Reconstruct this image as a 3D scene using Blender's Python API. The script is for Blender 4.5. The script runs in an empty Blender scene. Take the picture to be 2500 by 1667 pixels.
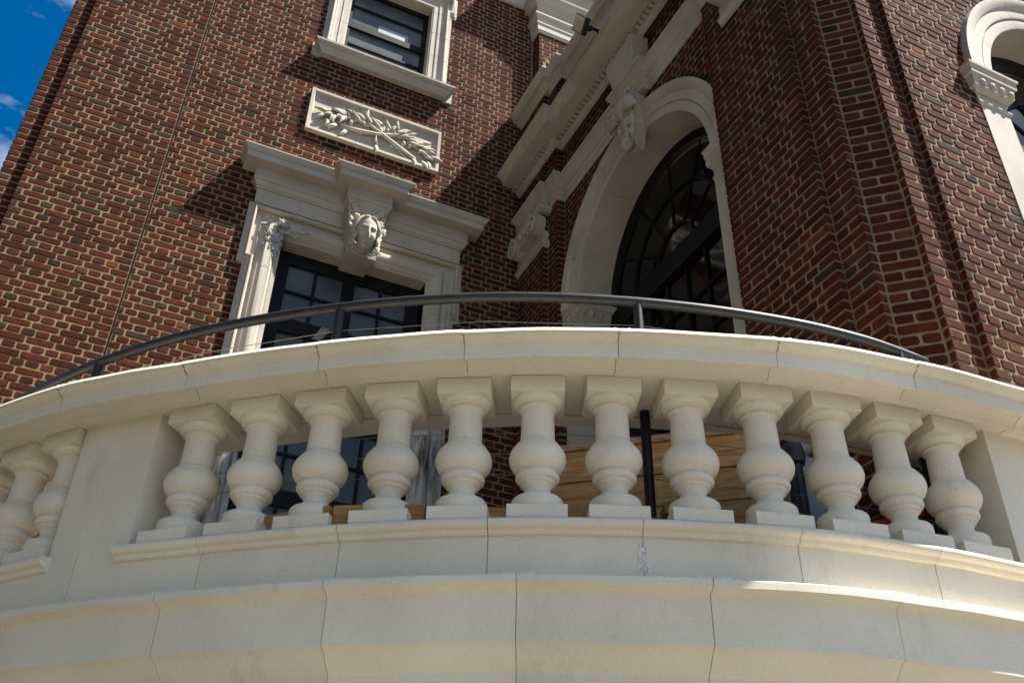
import bpy, bmesh, math, random
from math import sin, cos, pi, radians as R, sqrt, atan2, floor, hypot
from mathutils import Vector, Matrix, noise
random.seed(7)
SC = bpy.context.scene
COL = SC.collection
LIFT = 1.6          # everything below is laid out from the eye; the ground is 1.6 m under it

# ------------------------------------------------------------------ camera
AZ, PT, RL, FPX = 0.42271926, 0.60389394, 0.02705171, 2359.84
fw = Vector((sin(AZ)*cos(PT), cos(AZ)*cos(PT), sin(PT)))
rt = Vector((cos(AZ), -sin(AZ), 0)); up = rt.cross(fw)
rt2 = cos(RL)*rt + sin(RL)*up; up2 = -sin(RL)*rt + cos(RL)*up
cam = bpy.data.objects.new('camera', bpy.data.cameras.new('camera'))
COL.objects.link(cam); SC.camera = cam
cam.data.sensor_width = 36; cam.data.lens = FPX/2500*36
cam.data.clip_start = .05; cam.data.clip_end = 2000
cam.matrix_world = Matrix(((rt2.x, up2.x, -fw.x, 0), (rt2.y, up2.y, -fw.y, 0), (rt2.z, up2.z, -fw.z, LIFT), (0, 0, 0, 1)))

def to_px(p):
    d = p.dot(fw)
    return (1250 + FPX*p.dot(rt2)/d, 833.5 - FPX*p.dot(up2)/d, d)

# ------------------------------------------------------------------ light
SKYOFF = (12.33, 5.49, 20.7)
SUN = Vector((1.59, -1.0, 3.23)).normalized()
world = bpy.data.worlds.new('World'); SC.world = world; world.use_nodes = True
nt = world.node_tree; nt.nodes.clear()
wo = nt.nodes.new('ShaderNodeOutputWorld'); bg = nt.nodes.new('ShaderNodeBackground')
sky = nt.nodes.new('ShaderNodeTexSky'); sky.sky_type = 'NISHITA'; sky.sun_disc = False
sky.sun_elevation = math.asin(SUN.z); sky.sun_rotation = atan2(SUN.x, SUN.y)
sky.air_density = 1.0; sky.dust_density = .3; sky.ozone_density = 3.0
tc = nt.nodes.new('ShaderNodeTexCoord'); mp = nt.nodes.new('ShaderNodeMapping'); mp.inputs['Scale'].default_value = (1.3, 2.0, 3.0); mp.inputs['Location'].default_value = SKYOFF
nz = nt.nodes.new('ShaderNodeTexNoise'); nz.inputs['Scale'].default_value = 2.6; nz.inputs['Detail'].default_value = 6; nz.inputs['Roughness'].default_value = .62
rp = nt.nodes.new('ShaderNodeValToRGB'); rp.color_ramp.elements[0].position = .42; rp.color_ramp.elements[1].position = .72
rp.color_ramp.elements[0].color = (0, 0, 0, 1); rp.color_ramp.elements[1].color = (.8, .8, .8, 1)
mx = nt.nodes.new('ShaderNodeMixRGB'); mx.inputs['Color2'].default_value = (6.2, 6.4, 6.8, 1)
sat = nt.nodes.new('ShaderNodeHueSaturation'); sat.inputs['Saturation'].default_value = 1.45; sat.inputs['Value'].default_value = .55
nt.links.new(tc.outputs['Generated'], mp.inputs['Vector']); nt.links.new(mp.outputs[0], nz.inputs['Vector'])
nt.links.new(nz.outputs['Fac'], rp.inputs['Fac']); nt.links.new(rp.outputs['Color'], mx.inputs['Fac'])
nt.links.new(sky.outputs['Color'], sat.inputs['Color']); nt.links.new(sat.outputs['Color'], mx.inputs['Color1'])
nt.links.new(mx.outputs['Color'], bg.inputs['Color']); nt.links.new(bg.outputs[0], wo.inputs['Surface'])
bg.inputs['Strength'].default_value = .09
sl = bpy.data.lights.new('sun', 'SUN'); sl.energy = 5.0; sl.angle = R(.55); sl.color = (1, .95, .87)
so = bpy.data.objects.new('sun', sl); COL.objects.link(so)
so.rotation_euler = SUN.to_track_quat('Z', 'Y').to_euler(); so.location = (8, -6, 20)
vs = SC.view_settings; vs.view_transform = 'Standard'; vs.look = 'None'; vs.exposure = 1.5; vs.gamma = 1; vs.use_curve_mapping = False
SC.render.engine = 'CYCLES'; SC.cycles.max_bounces = 6; SC.cycles.diffuse_bounces = 4
SC.render.resolution_x = 1024; SC.render.resolution_y = 682

# ------------------------------------------------------------------ materials
def mat(name, ramp, nscale=6, detail=5, rough=.8, bump=.0, bscale=60, fine=.0, metallic=0, spec=.5, stretch=(1, 1, 1), stain=None, tone=False, coords='Object', orand=0, pores=0):
    """ramp: list of (pos, rgb); optional per-piece tone attribute, fine grain, dark stain."""
    m = bpy.data.materials.new(name); m.use_nodes = True; t = m.node_tree; b = t.nodes['Principled BSDF']
    b.inputs['Roughness'].default_value = rough; b.inputs['Metallic'].default_value = metallic
    b.inputs['Specular IOR Level'].default_value = spec
    geo = t.nodes.new('ShaderNodeNewGeometry'); c = t.nodes.new('ShaderNodeMapping'); c.inputs['Scale'].default_value = stretch
    t.links.new(geo.outputs['Position'], c.inputs['Vector'])
    n = t.nodes.new('ShaderNodeTexNoise'); n.inputs['Scale'].default_value = nscale; n.inputs['Detail'].default_value = detail; n.inputs['Roughness'].default_value = .6
    t.links.new(c.outputs[0], n.inputs['Vector'])
    cr = t.nodes.new('ShaderNodeValToRGB'); els = cr.color_ramp.elements
    while len(els) < len(ramp): els.new(.5)
    for e, (p, col) in zip(els, ramp): e.position = p; e.color = (*col, 1)
    out = cr.outputs['Color']
    if tone:
        at = t.nodes.new('ShaderNodeAttribute'); at.attribute_name = 'tone'
        sp = t.nodes.new('ShaderNodeSeparateColor'); t.links.new(at.outputs['Color'], sp.inputs[0])
        t.links.new(sp.outputs[0], cr.inputs['Fac']); cr.color_ramp.interpolation = 'LINEAR'
        hv = t.nodes.new('ShaderNodeHueSaturation'); t.links.new(out, hv.inputs['Color'])
        mr = t.nodes.new('ShaderNodeMapRange'); mr.inputs['From Min'].default_value = .25; mr.inputs['From Max'].default_value = .75
        mr.inputs['To Min'].default_value = .62; mr.inputs['To Max'].default_value = 1.38
        t.links.new(n.outputs['Fac'], mr.inputs['Value'])
        mu = t.nodes.new('ShaderNodeMath'); mu.operation = 'MULTIPLY'; t.links.new(mr.outputs[0], mu.inputs[0]); 
        m2 = t.nodes.new('ShaderNodeMapRange'); m2.inputs['To Min'].default_value = .75; m2.inputs['To Max'].default_value = 1.25
        t.links.new(sp.outputs[1], m2.inputs['Value']); t.links.new(m2.outputs[0], mu.inputs[1])
        t.links.new(mu.outputs[0], hv.inputs['Value']); out = hv.outputs['Color']
    else:
        t.links.new(n.outputs['Fac'], cr.inputs['Fac'])
    if fine:
        f = t.nodes.new('ShaderNodeTexNoise'); f.inputs['Scale'].default_value = 190; f.inputs['Detail'].default_value = 3; f.inputs['Roughness'].default_value = .75
        t.links.new(geo.outputs['Position'], f.inputs['Vector'])
        mr = t.nodes.new('ShaderNodeMapRange'); mr.inputs['From Min'].default_value = .3; mr.inputs['From Max'].default_value = .7
        mr.inputs['To Min'].default_value = 1-fine; mr.inputs['To Max'].default_value = 1+fine
        t.links.new(f.outputs['Fac'], mr.inputs['Value'])
        hv = t.nodes.new('ShaderNodeHueSaturation'); t.links.new(out, hv.inputs['Color']); t.links.new(mr.outputs[0], hv.inputs['Value']); out = hv.outputs['Color']
    if stain:
        scol, sscale, lo, hi, sst = stain
        ms = t.nodes.new('ShaderNodeMapping'); ms.inputs['Scale'].default_value = sst; t.links.new(geo.outputs['Position'], ms.inputs['Vector'])
        s = t.nodes.new('ShaderNodeTexNoise'); s.inputs['Scale'].default_value = sscale; s.inputs['Detail'].default_value = 6; s.inputs['Roughness'].default_value = .68
        t.links.new(ms.outputs[0], s.inputs['Vector'])
        mr = t.nodes.new('ShaderNodeMapRange'); mr.inputs['From Min'].default_value = lo; mr.inputs['From Max'].default_value = hi; mr.clamp = True
        t.links.new(s.outputs['Fac'], mr.inputs['Value'])
        mm = t.nodes.new('ShaderNodeMixRGB'); mm.inputs['Color2'].default_value = (*scol, 1)
        t.links.new(out, mm.inputs['Color1']); t.links.new(mr.outputs[0], mm.inputs['Fac']); out = mm.outputs['Color']
    if pores:
        vo = t.nodes.new('ShaderNodeTexVoronoi'); vo.inputs['Scale'].default_value = 26; t.links.new(geo.outputs['Position'], vo.inputs['Vector'])
        mr = t.nodes.new('ShaderNodeMapRange'); mr.inputs['From Min'].default_value = .035; mr.inputs['From Max'].default_value = .07; mr.inputs['To Min'].default_value = 1-pores; mr.inputs['To Max'].default_value = 1
        t.links.new(vo.outputs['Distance'], mr.inputs['Value'])
        hv = t.nodes.new('ShaderNodeHueSaturation'); t.links.new(out, hv.inputs['Color']); t.links.new(mr.outputs[0], hv.inputs['Value']); out = hv.outputs['Color']
    if orand:
        oi = t.nodes.new('ShaderNodeObjectInfo'); mr = t.nodes.new('ShaderNodeMapRange'); mr.inputs['To Min'].default_value = 1-orand; mr.inputs['To Max'].default_value = 1+orand
        t.links.new(oi.outputs['Random'], mr.inputs['Value'])
        hv = t.nodes.new('ShaderNodeHueSaturation'); t.links.new(out, hv.inputs['Color']); t.links.new(mr.outputs[0], hv.inputs['Value']); out = hv.outputs['Color']
    t.links.new(out, b.inputs['Base Color'])
    if bump:
        bn = t.nodes.new('ShaderNodeTexNoise'); bn.inputs['Scale'].default_value = bscale; bn.inputs['Detail'].default_value = 6; bn.inputs['Roughness'].default_value = .65
        t.links.new(geo.outputs['Position'], bn.inputs['Vector'])
        bu = t.nodes.new('ShaderNodeBump'); bu.inputs['Strength'].default_value = bump; bu.inputs['Distance'].default_value = .004
        t.links.new(bn.outputs['Fac'], bu.inputs['Height']); t.links.new(bu.outputs[0], b.inputs['Normal'])
    return m
M = {}
M['brick'] = mat('red_brick', [(0, (0.019, 0.010, 0.010)), (.10, (0.047, 0.028, 0.018)), (.20, (0.045, 0.014, 0.009)), (.5, (0.063, 0.016, 0.009)), (.8, (0.081, 0.018, 0.010)), (.93, (0.113, 0.028, 0.011)), (1, (0.076, 0.036, 0.020))],
                 nscale=26, rough=.95, bump=.7, bscale=130, fine=.26, tone=True, spec=.10)
M['mortar'] = mat('mortar', [(.3, (0.173, 0.118, 0.071)), (.7, (0.248, 0.175, 0.106))], nscale=9, rough=.95, bump=.7, bscale=160, fine=.22, spec=.2)
M['stone'] = mat('limestone', [(.3, (0.370, 0.333, 0.279)), (.55, (0.444, 0.405, 0.344)), (.75, (0.480, 0.445, 0.381))], nscale=2.3, rough=.82, bump=.35, bscale=220, fine=.09,
                 stain=((.20, .185, .15), 3.2, .60, .80, (1, 1, .35)), spec=.3)
M['cast'] = mat('cast_stone', [(.25, (0.668, 0.607, 0.494)), (.5, (0.749, 0.683, 0.566)), (.75, (0.814, 0.754, 0.631))], nscale=1.9, rough=.85, bump=.45, bscale=260, fine=.10,
                stain=((.36, .33, .27), 3.0, .58, 1.0, (1.3, 1.3, .5)), spec=.3, orand=.045, pores=.35)
M['weathered'] = mat('weathered_limestone', [(.3, (0.375, 0.360, 0.323)), (.7, (0.495, 0.480, 0.443))], nscale=3, rough=.85, bump=.4, bscale=150, fine=.1,
                     stain=((.05, .05, .045), 5.5, .44, .62, (3.2, 3.2, .35)), spec=.25)
M['joint'] = mat('joint_mortar', [(.3, (.20, .175, .14)), (.7, (.44, .40, .33))], nscale=30, rough=.95, bump=.8, bscale=200, fine=.3)
M['sealant'] = mat('white_sealant', [(.3, (.66, .65, .61)), (.7, (.74, .73, .69))], nscale=20, rough=.6)
M['efflor'] = mat('lime_bloom', [(.35, (.55, .53, .48)), (.6, (.80, .80, .78))], nscale=60, rough=.9, fine=.2)
M['plaster'] = mat('broken_stone_core', [(.3, (.22, .22, .21)), (.6, (.40, .39, .375)), (.75, (.50, .49, .47))], nscale=22, rough=.95, bump=1, bscale=70, fine=.25)
M['steel'] = mat('dark_painted_steel', [(.3, (.012, .012, .014)), (.7, (.022, .022, .026))], nscale=14, rough=.46, bump=.12, bscale=90, spec=.26)
M['cable'] = mat('wire', [(.3, (.16, .15, .14)), (.7, (.25, .24, .22))], nscale=30, rough=.4, metallic=.8)
M['black'] = mat('black_window_paint', [(.3, (.006, .006, .007)), (.7, (.011, .011, .013))], nscale=8, rough=.6, spec=.12)
M['glass'] = mat('old_window_glass', [(.3, (0.039, 0.046, 0.051)), (.55, (0.066, 0.073, 0.078)), (.75, (0.106, 0.111, 0.111))], nscale=4.5, rough=.30, bump=.05, bscale=30, fine=.25, spec=.32)
M['darkglass'] = mat('dark_window_glass', [(.3, (.002, .002, .0025)), (.7, (.005, .005, .005))], nscale=3, rough=.05, bump=.06, bscale=9, spec=.20)
M['blind'] = mat('window_blind', [(.3, (.22, .25, .28)), (.7, (.30, .33, .36))], nscale=5, rough=.5)
M['wood'] = mat('fresh_timber', [(.3, (.20, .095, .030)), (.55, (.34, .18, .06)), (.75, (.46, .27, .11))], nscale=5, rough=.75, bump=.5, bscale=80, stretch=(1.5, 1.5, 11), fine=.2)
M['oldwood'] = mat('weathered_timber', [(.3, (.16, .09, .065)), (.7, (.30, .19, .14))], nscale=8, rough=.85, bump=.5, bscale=80, stretch=(2, 2, 9), fine=.2)
M['redtape'] = mat('red_barrier_tape', [(.3, (.45, .008, .012)), (.7, (.75, .02, .03))], nscale=15, rough=.35)
M['greymetal'] = mat('grey_galvanised_metal', [(.3, (.15, .15, .16)), (.7, (.24, .24, .25))], nscale=6, rough=.55, metallic=.3)
M['membrane'] = mat('black_roof_membrane', [(.3, (.012, .013, .014)), (.7, (.03, .032, .034))], nscale=10, rough=.7, bump=.4)
M['lens'] = mat('floodlight_lens', [(.3, (.30, .29, .27)), (.7, (.38, .36, .34))], nscale=3, rough=.3)
M['led'] = mat('led_chip', [(.3, (.42, .24, .09)), (.7, (.5, .3, .12))], nscale=9, rough=.5)
M['ground'] = mat('bounce_paving', [(.3, (.125, .114, .096)), (.7, (.185, .170, .146))], nscale=.8, rough=.9, bump=.3, bscale=20, fine=.1)  # for the unseen patch that bounces sunlight upward
M['lawn'] = mat('bare_soil', [(.3, (.045, .040, .028)), (.7, (.075, .065, .047))], nscale=3, rough=.95, bump=.5, bscale=30, fine=.3)
M['roof'] = mat('flat_roof', [(.3, (.10, .10, .10)), (.7, (.16, .16, .15))], nscale=2, rough=.9)

# ------------------------------------------------------------------ object helpers
def mesh(name, verts, faces, m, smooth=False, autos=None):
    me = bpy.data.meshes.new(name); me.from_pydata([tuple(v) for v in verts], [], faces); me.update()
    bm = bmesh.new(); bm.from_mesh(me); bmesh.ops.recalc_face_normals(bm, faces=bm.faces); bm.to_mesh(me); bm.free()
    me.materials.append(m)
    if smooth or autos:
        me.polygons.foreach_set('use_smooth', [True]*len(me.polygons))
        if autos: me.set_sharp_from_angle(angle=R(autos))
    return me
def obj(name, verts, faces, m, parent=None, smooth=False, autos=None, kind=None, label=None):
    o = bpy.data.objects.new(name, mesh(name, verts, faces, m, smooth, autos)); COL.objects.link(o)
    if parent: o.parent = parent
    if kind: o['kind'] = kind
    if label: o['label'] = label
    return o
def inst(name, me, parent, loc=(0, 0, 0), rot=(0, 0, 0), scale=(1, 1, 1)):
    o = bpy.data.objects.new(name, me); COL.objects.link(o); o.parent = parent
    o.location = loc; o.rotation_euler = rot; o.scale = scale
    return o
def thing(name, label, cat, group=None):
    o = bpy.data.objects.new(name, None); o.empty_display_size = .2; COL.objects.link(o)
    o['label'] = label; o['category'] = cat
    if group: o['group'] = group
    return o
class MB:
    def __init__(s): s.v = []; s.f = []
    def add(s, vs, fs):
        n = len(s.v); s.v += [tuple(v) for v in vs]; s.f += [tuple(i+n for i in f) for f in fs]; return s
    def box(s, x0, x1, y0, y1, z0, z1):
        return s.add([(x0, y0, z0), (x1, y0, z0), (x1, y1, z0), (x0, y1, z0), (x0, y0, z1), (x1, y0, z1), (x1, y1, z1), (x0, y1, z1)],
                     [(0, 3, 2, 1), (4, 5, 6, 7), (0, 1, 5, 4), (1, 2, 6, 5), (2, 3, 7, 6), (3, 0, 4, 7)])
    def obox(s, c, ax, ay, az):
        c, ax, ay, az = map(Vector, (c, ax, ay, az))
        vs = [c+a*ax+b*ay+d*az for d in (-1, 1) for b in (-1, 1) for a in (-1, 1)]
        return s.add(vs, [(0, 2, 3, 1), (4, 5, 7, 6), (0, 1, 5, 4), (1, 3, 7, 5), (3, 2, 6, 7), (2, 0, 4, 6)])
    def tube(s, pts, rad, n=10, caps=True):
        pts = [Vector(p) for p in pts]; k = len(pts); vs = []; fs = []
        rads = rad if isinstance(rad, (list, tuple)) else [rad]*k
        ref = None
        for i, p in enumerate(pts):
            t = (pts[min(i+1, k-1)]-pts[max(i-1, 0)]).normalized()
            if ref is None: ref = t.orthogonal().normalized()
            a = (ref-t*ref.dot(t)).normalized(); ref = a; b = t.cross(a)
            for j in range(n): vs.append(p+rads[i]*(cos(2*pi*j/n)*a+sin(2*pi*j/n)*b))
        for i in range(k-1):
            for j in range(n): fs.append((i*n+j, i*n+(j+1) % n, (i+1)*n+(j+1) % n, (i+1)*n+j))
        if caps: fs.append(tuple(range(n))[::-1]); fs.append(tuple((k-1)*n+j for j in range(n)))
        return s.add(vs, fs)
    def ball(s, c, rx, ry, rz, n=10, m=7, jit=0, axes=None):
        c = Vector(c); vs = []; fs = []
        A = axes or (Vector((1, 0, 0)), Vector((0, 1, 0)), Vector((0, 0, 1)))
        for i in range(m+1):
            th = pi*i/m
            for j in range(n):
                ph = 2*pi*j/n; k = 1+jit*(random.random()-.5)
                vs.append(c+A[0]*(rx*k*sin(th)*cos(ph))+A[1]*(ry*k*sin(th)*sin(ph))+A[2]*(rz*k*cos(th)))
        for i in range(m):
            for j in range(n): fs.append((i*n+j, i*n+(j+1) % n, (i+1)*n+(j+1) % n, (i+1)*n+j))
        return s.add(vs, fs)
    def obj(s, name, m, parent=None, **k): return obj(name, s.v, s.f, m, parent, **k)

def sweep(path, prof, to3d, closed=False, capped=True):
    """mitred sweep: path 2D points, prof list of (a, b); a = offset to the LEFT of travel, b third axis."""
    n = len(path); P = [Vector(p) for p in path]; vs = []
    for i in range(n):
        d0 = (P[i]-P[i-1]).normalized() if (i > 0 or closed) else None
        d1 = (P[(i+1) % n]-P[i]).normalized() if (i < n-1 or closed) else None
        if d0 is None: d0 = d1
        if d1 is None: d1 = d0
        n0 = Vector((-d0.y, d0.x)); n1 = Vector((-d1.y, d1.x)); mt = (n0+n1)
        mt = mt/ max(.2, (1+n0.dot(n1)))
        for a, b in prof: q = P[i]+mt*a; vs.append(to3d(q.x, q.y, b))
    k = len(prof); fs = []
    for i in range(n if closed else n-1):
        j = (i+1) % n
        for a in range(k): 
            c = (a+1) % k
            fs.append((i*k+a, i*k+c, j*k+c, j*k+a))
    if capped and not closed: fs.append(tuple(range(k))); fs.append(tuple((n-1)*k+a for a in range(k))[::-1])
    return vs, fs
plan = lambda x, y, b: (x, y, b)
YA = 7.07
def wallA(y0=YA): return lambda x, z, b: (x, y0-b, z)

CX, CY = 3.516, 7.07
DK = [(-40, 0), (-5, -.01), (4, -.010), (9, .008), (14.5, .028), (20, .012), (26, .004), (30, -.008), (34, -.02), (38, -.027), (43, -.03), (47, -.01), (50, .005), (56, 0), (100, 0)]
def dR(p):
    for (a, u), (b, v) in zip(DK, DK[1:]):
        if a <= p <= b: t = (p-a)/(b-a); t = t*t*(3-2*t); return u+(v-u)*t
    return 0
def pol(r, p, z):
    r += dR(p); a = R(p); return (CX-r*sin(a), CY-r*cos(a), z)
def arc(prof, p0, p1, n=None, caps=True):
    n = n or max(1, int(abs(p1-p0)/1.1)+1); vs = []; fs = []; k = len(prof)
    for i in range(n+1):
        p = p0+(p1-p0)*i/n
        for r, z in prof: vs.append(pol(r, p, z))
    for i in range(n):
        for a in range(k): c = (a+1) % k; fs.append((i*k+a, i*k+c, (i+1)*k+c, (i+1)*k+a))
    if caps: fs.append(tuple(range(k))); fs.append(tuple(n*k+a for a in range(k))[::-1])
    return vs, fs

# ------------------------------------------------------------------ ground, floor
obj('ground', [(-400, -400, -1.604), (400, -400, -1.604), (400, 400, -1.604), (-400, 400, -1.604)], [(0, 1, 2, 3)], M['lawn'], kind='structure')
obj('bounce_pavement', [(-1.6, -3.6, -1.6), (9, -3.6, -1.6), (9, 3.2, -1.6), (-1.6, 3.2, -1.6)], [(0, 1, 2, 3)], M['ground'], kind='structure')  # unseen pale patch added and sized to bounce sunlight up onto the balcony
vs = [(CX, CY-.02, 1.40)]; vs += [pol(4.56, p, 1.40) for p in range(-24, 89, 2)]
vs2 = [(x, y, z-.2) for x, y, z in vs]; n = len(vs)
fs = [tuple(range(n)), tuple(range(n, 2*n))[::-1]]+[(i, (i+1) % n, n+(i+1) % n, n+i) for i in range(n)]
obj('terrace_floor', vs+vs2, fs, M['membrane'], kind='structure')

# ------------------------------------------------------------------ bricks
COURSE = .0677; MOD = .206; JT = .0150
class Bricks:
    def __init__(s): s.rec = []
    def run(s, p0, p1, nrm, z0, z1, zref, skip=None, e0=.0, e1=.0, off=0., parity=0):
        p0 = Vector(p0); p1 = Vector(p1); L = (p1-p0).length; d = (p1-p0)/L
        k0 = int(math.ceil((z0-zref)/COURSE-1e-6)); k1 = int(floor((z1-zref)/COURSE+1e-6))
        for k in range(k0, k1):
            za = zref+k*COURSE; zb = za+COURSE; st = (k+parity) % 2 == 0
            if L < .12: ed = [0, L]
            elif L < .24: ed = [0, L] if st else [0, L/2, L]
            else:
                m = MOD if st else MOD/2; o_ = off if st else off+MOD/4
                u = (o_ % m); ed = [0]+([u] if u > .03 else [])
                while ed[-1]+m < L-.03: ed.append(ed[-1]+m if len(ed) > 1 or u <= .03 else ed[-1]+m)
                ed.append(L)
            for i in range(len(ed)-1):
                a, b = ed[i], ed[i+1]
                a2 = a+JT/2 if i > 0 or e0 == 0 else a-e0
                b2 = b-JT/2 if i < len(ed)-2 or e1 == 0 else b+e1
                if i > 0: a2 += random.uniform(-.0025, .0025)
                if b2-a2 < .02: continue
                uc = (a2+b2)/2
                if skip and skip(uc, (za+zb)/2, b2-a2): continue
                c = p0+d*uc
                s.rec.append((c.x, c.y, (za+zb)/2+random.uniform(-.0012, .0012), d.x, d.y, nrm[0], nrm[1], b2-a2, random.random()))
    def geom(s, L, rnd):
        h = (COURSE-JT)/2+rnd.uniform(-.001, .0012); l = L/2
        c = rnd.uniform(.006, .013) if L > .08 else .003
        out = [(-l+c, -h), (l-c, -h), (l, -h+c*.8), (l, h-c*.8), (l-c, h), (-l+c, h), (-l, h-c*.8), (-l, -h+c*.8)]
        out = [(u+rnd.uniform(-.0016, .0016), w+rnd.uniform(-.0014, .0014)) for u, w in out]
        fr = .0042+rnd.uniform(-.0015, .002); vs = []
        for sc, dep in ((.0035, fr), (0, fr-.0028), (-.001, -.02)):
            for u, w in out: vs.append((u-math.copysign(min(sc, abs(u)), u), w-math.copysign(min(sc, abs(w)), w), dep))
        fs = [tuple(range(8))]
        for r_ in (0, 8):
            for i in range(8): fs.append((r_+i, r_+(i+1) % 8, r_+8+(i+1) % 8, r_+8+i))
        return vs, fs
    def tone(s, L, rnd):
        t = rnd.random()
        a = rnd.gauss(.44, .12)
        if t < .035: a = rnd.uniform(0, .12)
        elif t > .955: a = rnd.uniform(.9, 1)
        elif L < .12 and t < .12: a = rnd.uniform(.08, .2)
        return (max(0, min(1, a)), rnd.random(), 0, 1)
    def build(s, parent, vis):
        def size(r):
            p = Vector(r[:3]); x, y, d = to_px(p)
            if not (10 < x < 2490 and 5 < y) or not vis(x, y, r): return -1
            n = Vector((r[5], r[6], 0)); return abs(n.dot(p.normalized()))*r[7]/d/d
        order = sorted(range(len(s.rec)), key=lambda i: -size(s.rec[i]))
        top = [i for i in order[:300] if size(s.rec[i]) > 0]; tops = set(top)
        cache = {}
        for i in top:
            r = s.rec[i]; key = (round(r[7], 2 if r[7] > .1 else 3), random.randrange(14))
            if key not in cache:
                rnd = random.Random(hash(key) & 0xffff); vs, fs = s.geom(key[0] if abs(key[0]-r[7]) < .006 else r[7], rnd)
                me = mesh('brick', [(u, -dp, w) for u, w, dp in vs], fs, M['brick'])
                ca = me.color_attributes.new('tone', 'FLOAT_COLOR', 'POINT'); t = s.tone(key[0], rnd)
                ca.data.foreach_set('color', list(t)*len(me.vertices)); cache[key] = me
            inst('brick', cache[key], parent, r[:3], (0, 0, atan2(r[4], r[3]) if (r[3]*-r[6]+r[4]*r[5])*1 > 0 or True else 0))
            ob = COL.objects[-1]
            # the mesh's front looks along -Y of its own frame; turn it to the wall's outward side
            ob.rotation_euler = (0, 0, atan2(r[6], r[5])+pi/2)
        vs = []; fs = []; cols = []
        for i, r in enumerate(s.rec):
            if i in tops: continue
            rnd = random.Random(i*7+3); g, f = s.geom(r[7], rnd); n = len(vs); t = s.tone(r[7], rnd)
            for u, w, dp in g: vs.append((r[0]+r[3]*u+r[5]*dp, r[1]+r[4]*u+r[6]*dp, r[2]+w))
            fs += [tuple(a+n for a in q) for q in f]; cols += list(t)*len(g)
        me = bpy.data.meshes.new('brickwork'); me.from_pydata(vs, [], fs); me.update()
        # consistent outward faces
        ca = me.color_attributes.new('tone', 'FLOAT_COLOR', 'POINT'); ca.data.foreach_set('color', cols)
        me.materials.append(M['brick'])
        o = bpy.data.objects.new('brickwork', me); COL.objects.link(o); o.parent = parent; o['kind'] = 'stuff'
        print('bricks', len(s.rec), 'parts', len(top))
CAPY = [(0, 986), (134, 943), (443, 881), (698, 846), (1132, 805), (1489, 800), (1800, 819), (2211, 877), (2500, 946)]
def above_cap(x, y, r=None):
    for (a, u), (b, v) in zip(CAPY, CAPY[1:]):
        if a <= x <= b: return y < u+(v-u)*(x-a)/(b-a)-8
    return False

# ================================================================== MAIN FACADE
A = thing('brick_building', 'red brick facade with tall white framed window and carved panel, left of the corner', 'building')
XC = 1.545
holes = [(XC-.70, XC+.70, 1.45, 5.74), (XC-.50, XC+.50, 8.44, 9.83)]
mb = MB()
xs = sorted({-1.33, 3.9, *[h for q in holes for h in q[:2]]}); zs = sorted({-1.6, 13.5, *[h for q in holes for h in q[2:]]})
for i in range(len(xs)-1):
    for j in range(len(zs)-1):
        xm = (xs[i]+xs[i+1])/2; zm = (zs[j]+zs[j+1])/2
        if any(a < xm < b and c < zm < d for a, b, c, d in holes): continue
        mb.box(xs[i], xs[i+1], YA, YA+.40, zs[j], zs[j+1])
mb.box(-1.50, -1.33, YA+.05, YA+.45, -1.6, 13.5)
mb.box(-1.50, -1.20, YA+.45, YA+6, -1.6, 13.5); mb.box(-1.20, 9, YA+5.6, YA+6, -1.6, 13.5); mb.box(-1.5, 9, YA, YA+6, 13.5, 13.6)
mb.obj('wall', M['mortar'], A)
B1 = Bricks()
def skipA(x0):
    def f(u, z, L):
        x = x0+u; h = L/2
        if XC-1.0+.02 < x-h and x+h < XC+1.0-.02 and z < 6.2 and z > 1.3: return True
        if XC-1.02 < x-h and x+h < XC+1.02 and 6.1 < z < 6.40: return True
        if XC-.68 < x-h and x+h < XC+.68 and 8.30 < z < 10.3: return True
        if .87 < x-h and x+h < 2.22 and 7.2 < z < 7.74: return True
        if z > 10.5: return True
        return False
    return f
ZA = 4.61
B1.run((-1.33, YA), (-.312, YA), (0, -1), 1.3, 10.62, ZA, e0=.006, e1=.0, off=.05, parity=0, skip=skipA(-1.33))
B1.run((-.300, YA), (3.34, YA), (0, -1), 1.3, 10.62, ZA, e0=.0, off=.09, skip=skipA(-.3))
B1.run((-1.50, YA+.05), (-1.33, YA+.05), (0, -1), 1.3, 10.62, ZA, e0=.006, parity=1)
B1.run((-1.50, YA+.45), (-1.50, YA+.05), (-1, 0), 1.3, 10.62, ZA, e1=.006)
# bay standing forward above the wing
mb = MB(); mb.box(3.36, 9, 6.90, YA-.003, 8.40, 13.5); mb.obj('projecting_bay', M['mortar'], A)
B1.run((3.36, 6.90), (5.6, 6.90), (0, -1), 8.42, 10.0, ZA, e0=.006)
B1.run((3.36, YA), (3.36, 6.90), (-1, 0), 8.42, 10.0, ZA, e1=.006)
B1.build(A, above_cap)
# vertical expansion joint
MB().box(-.3135, -.2985, YA-.0015, YA+.02, 1.4, 10.5).obj('expansion_joint', M['brick'], A)

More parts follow.
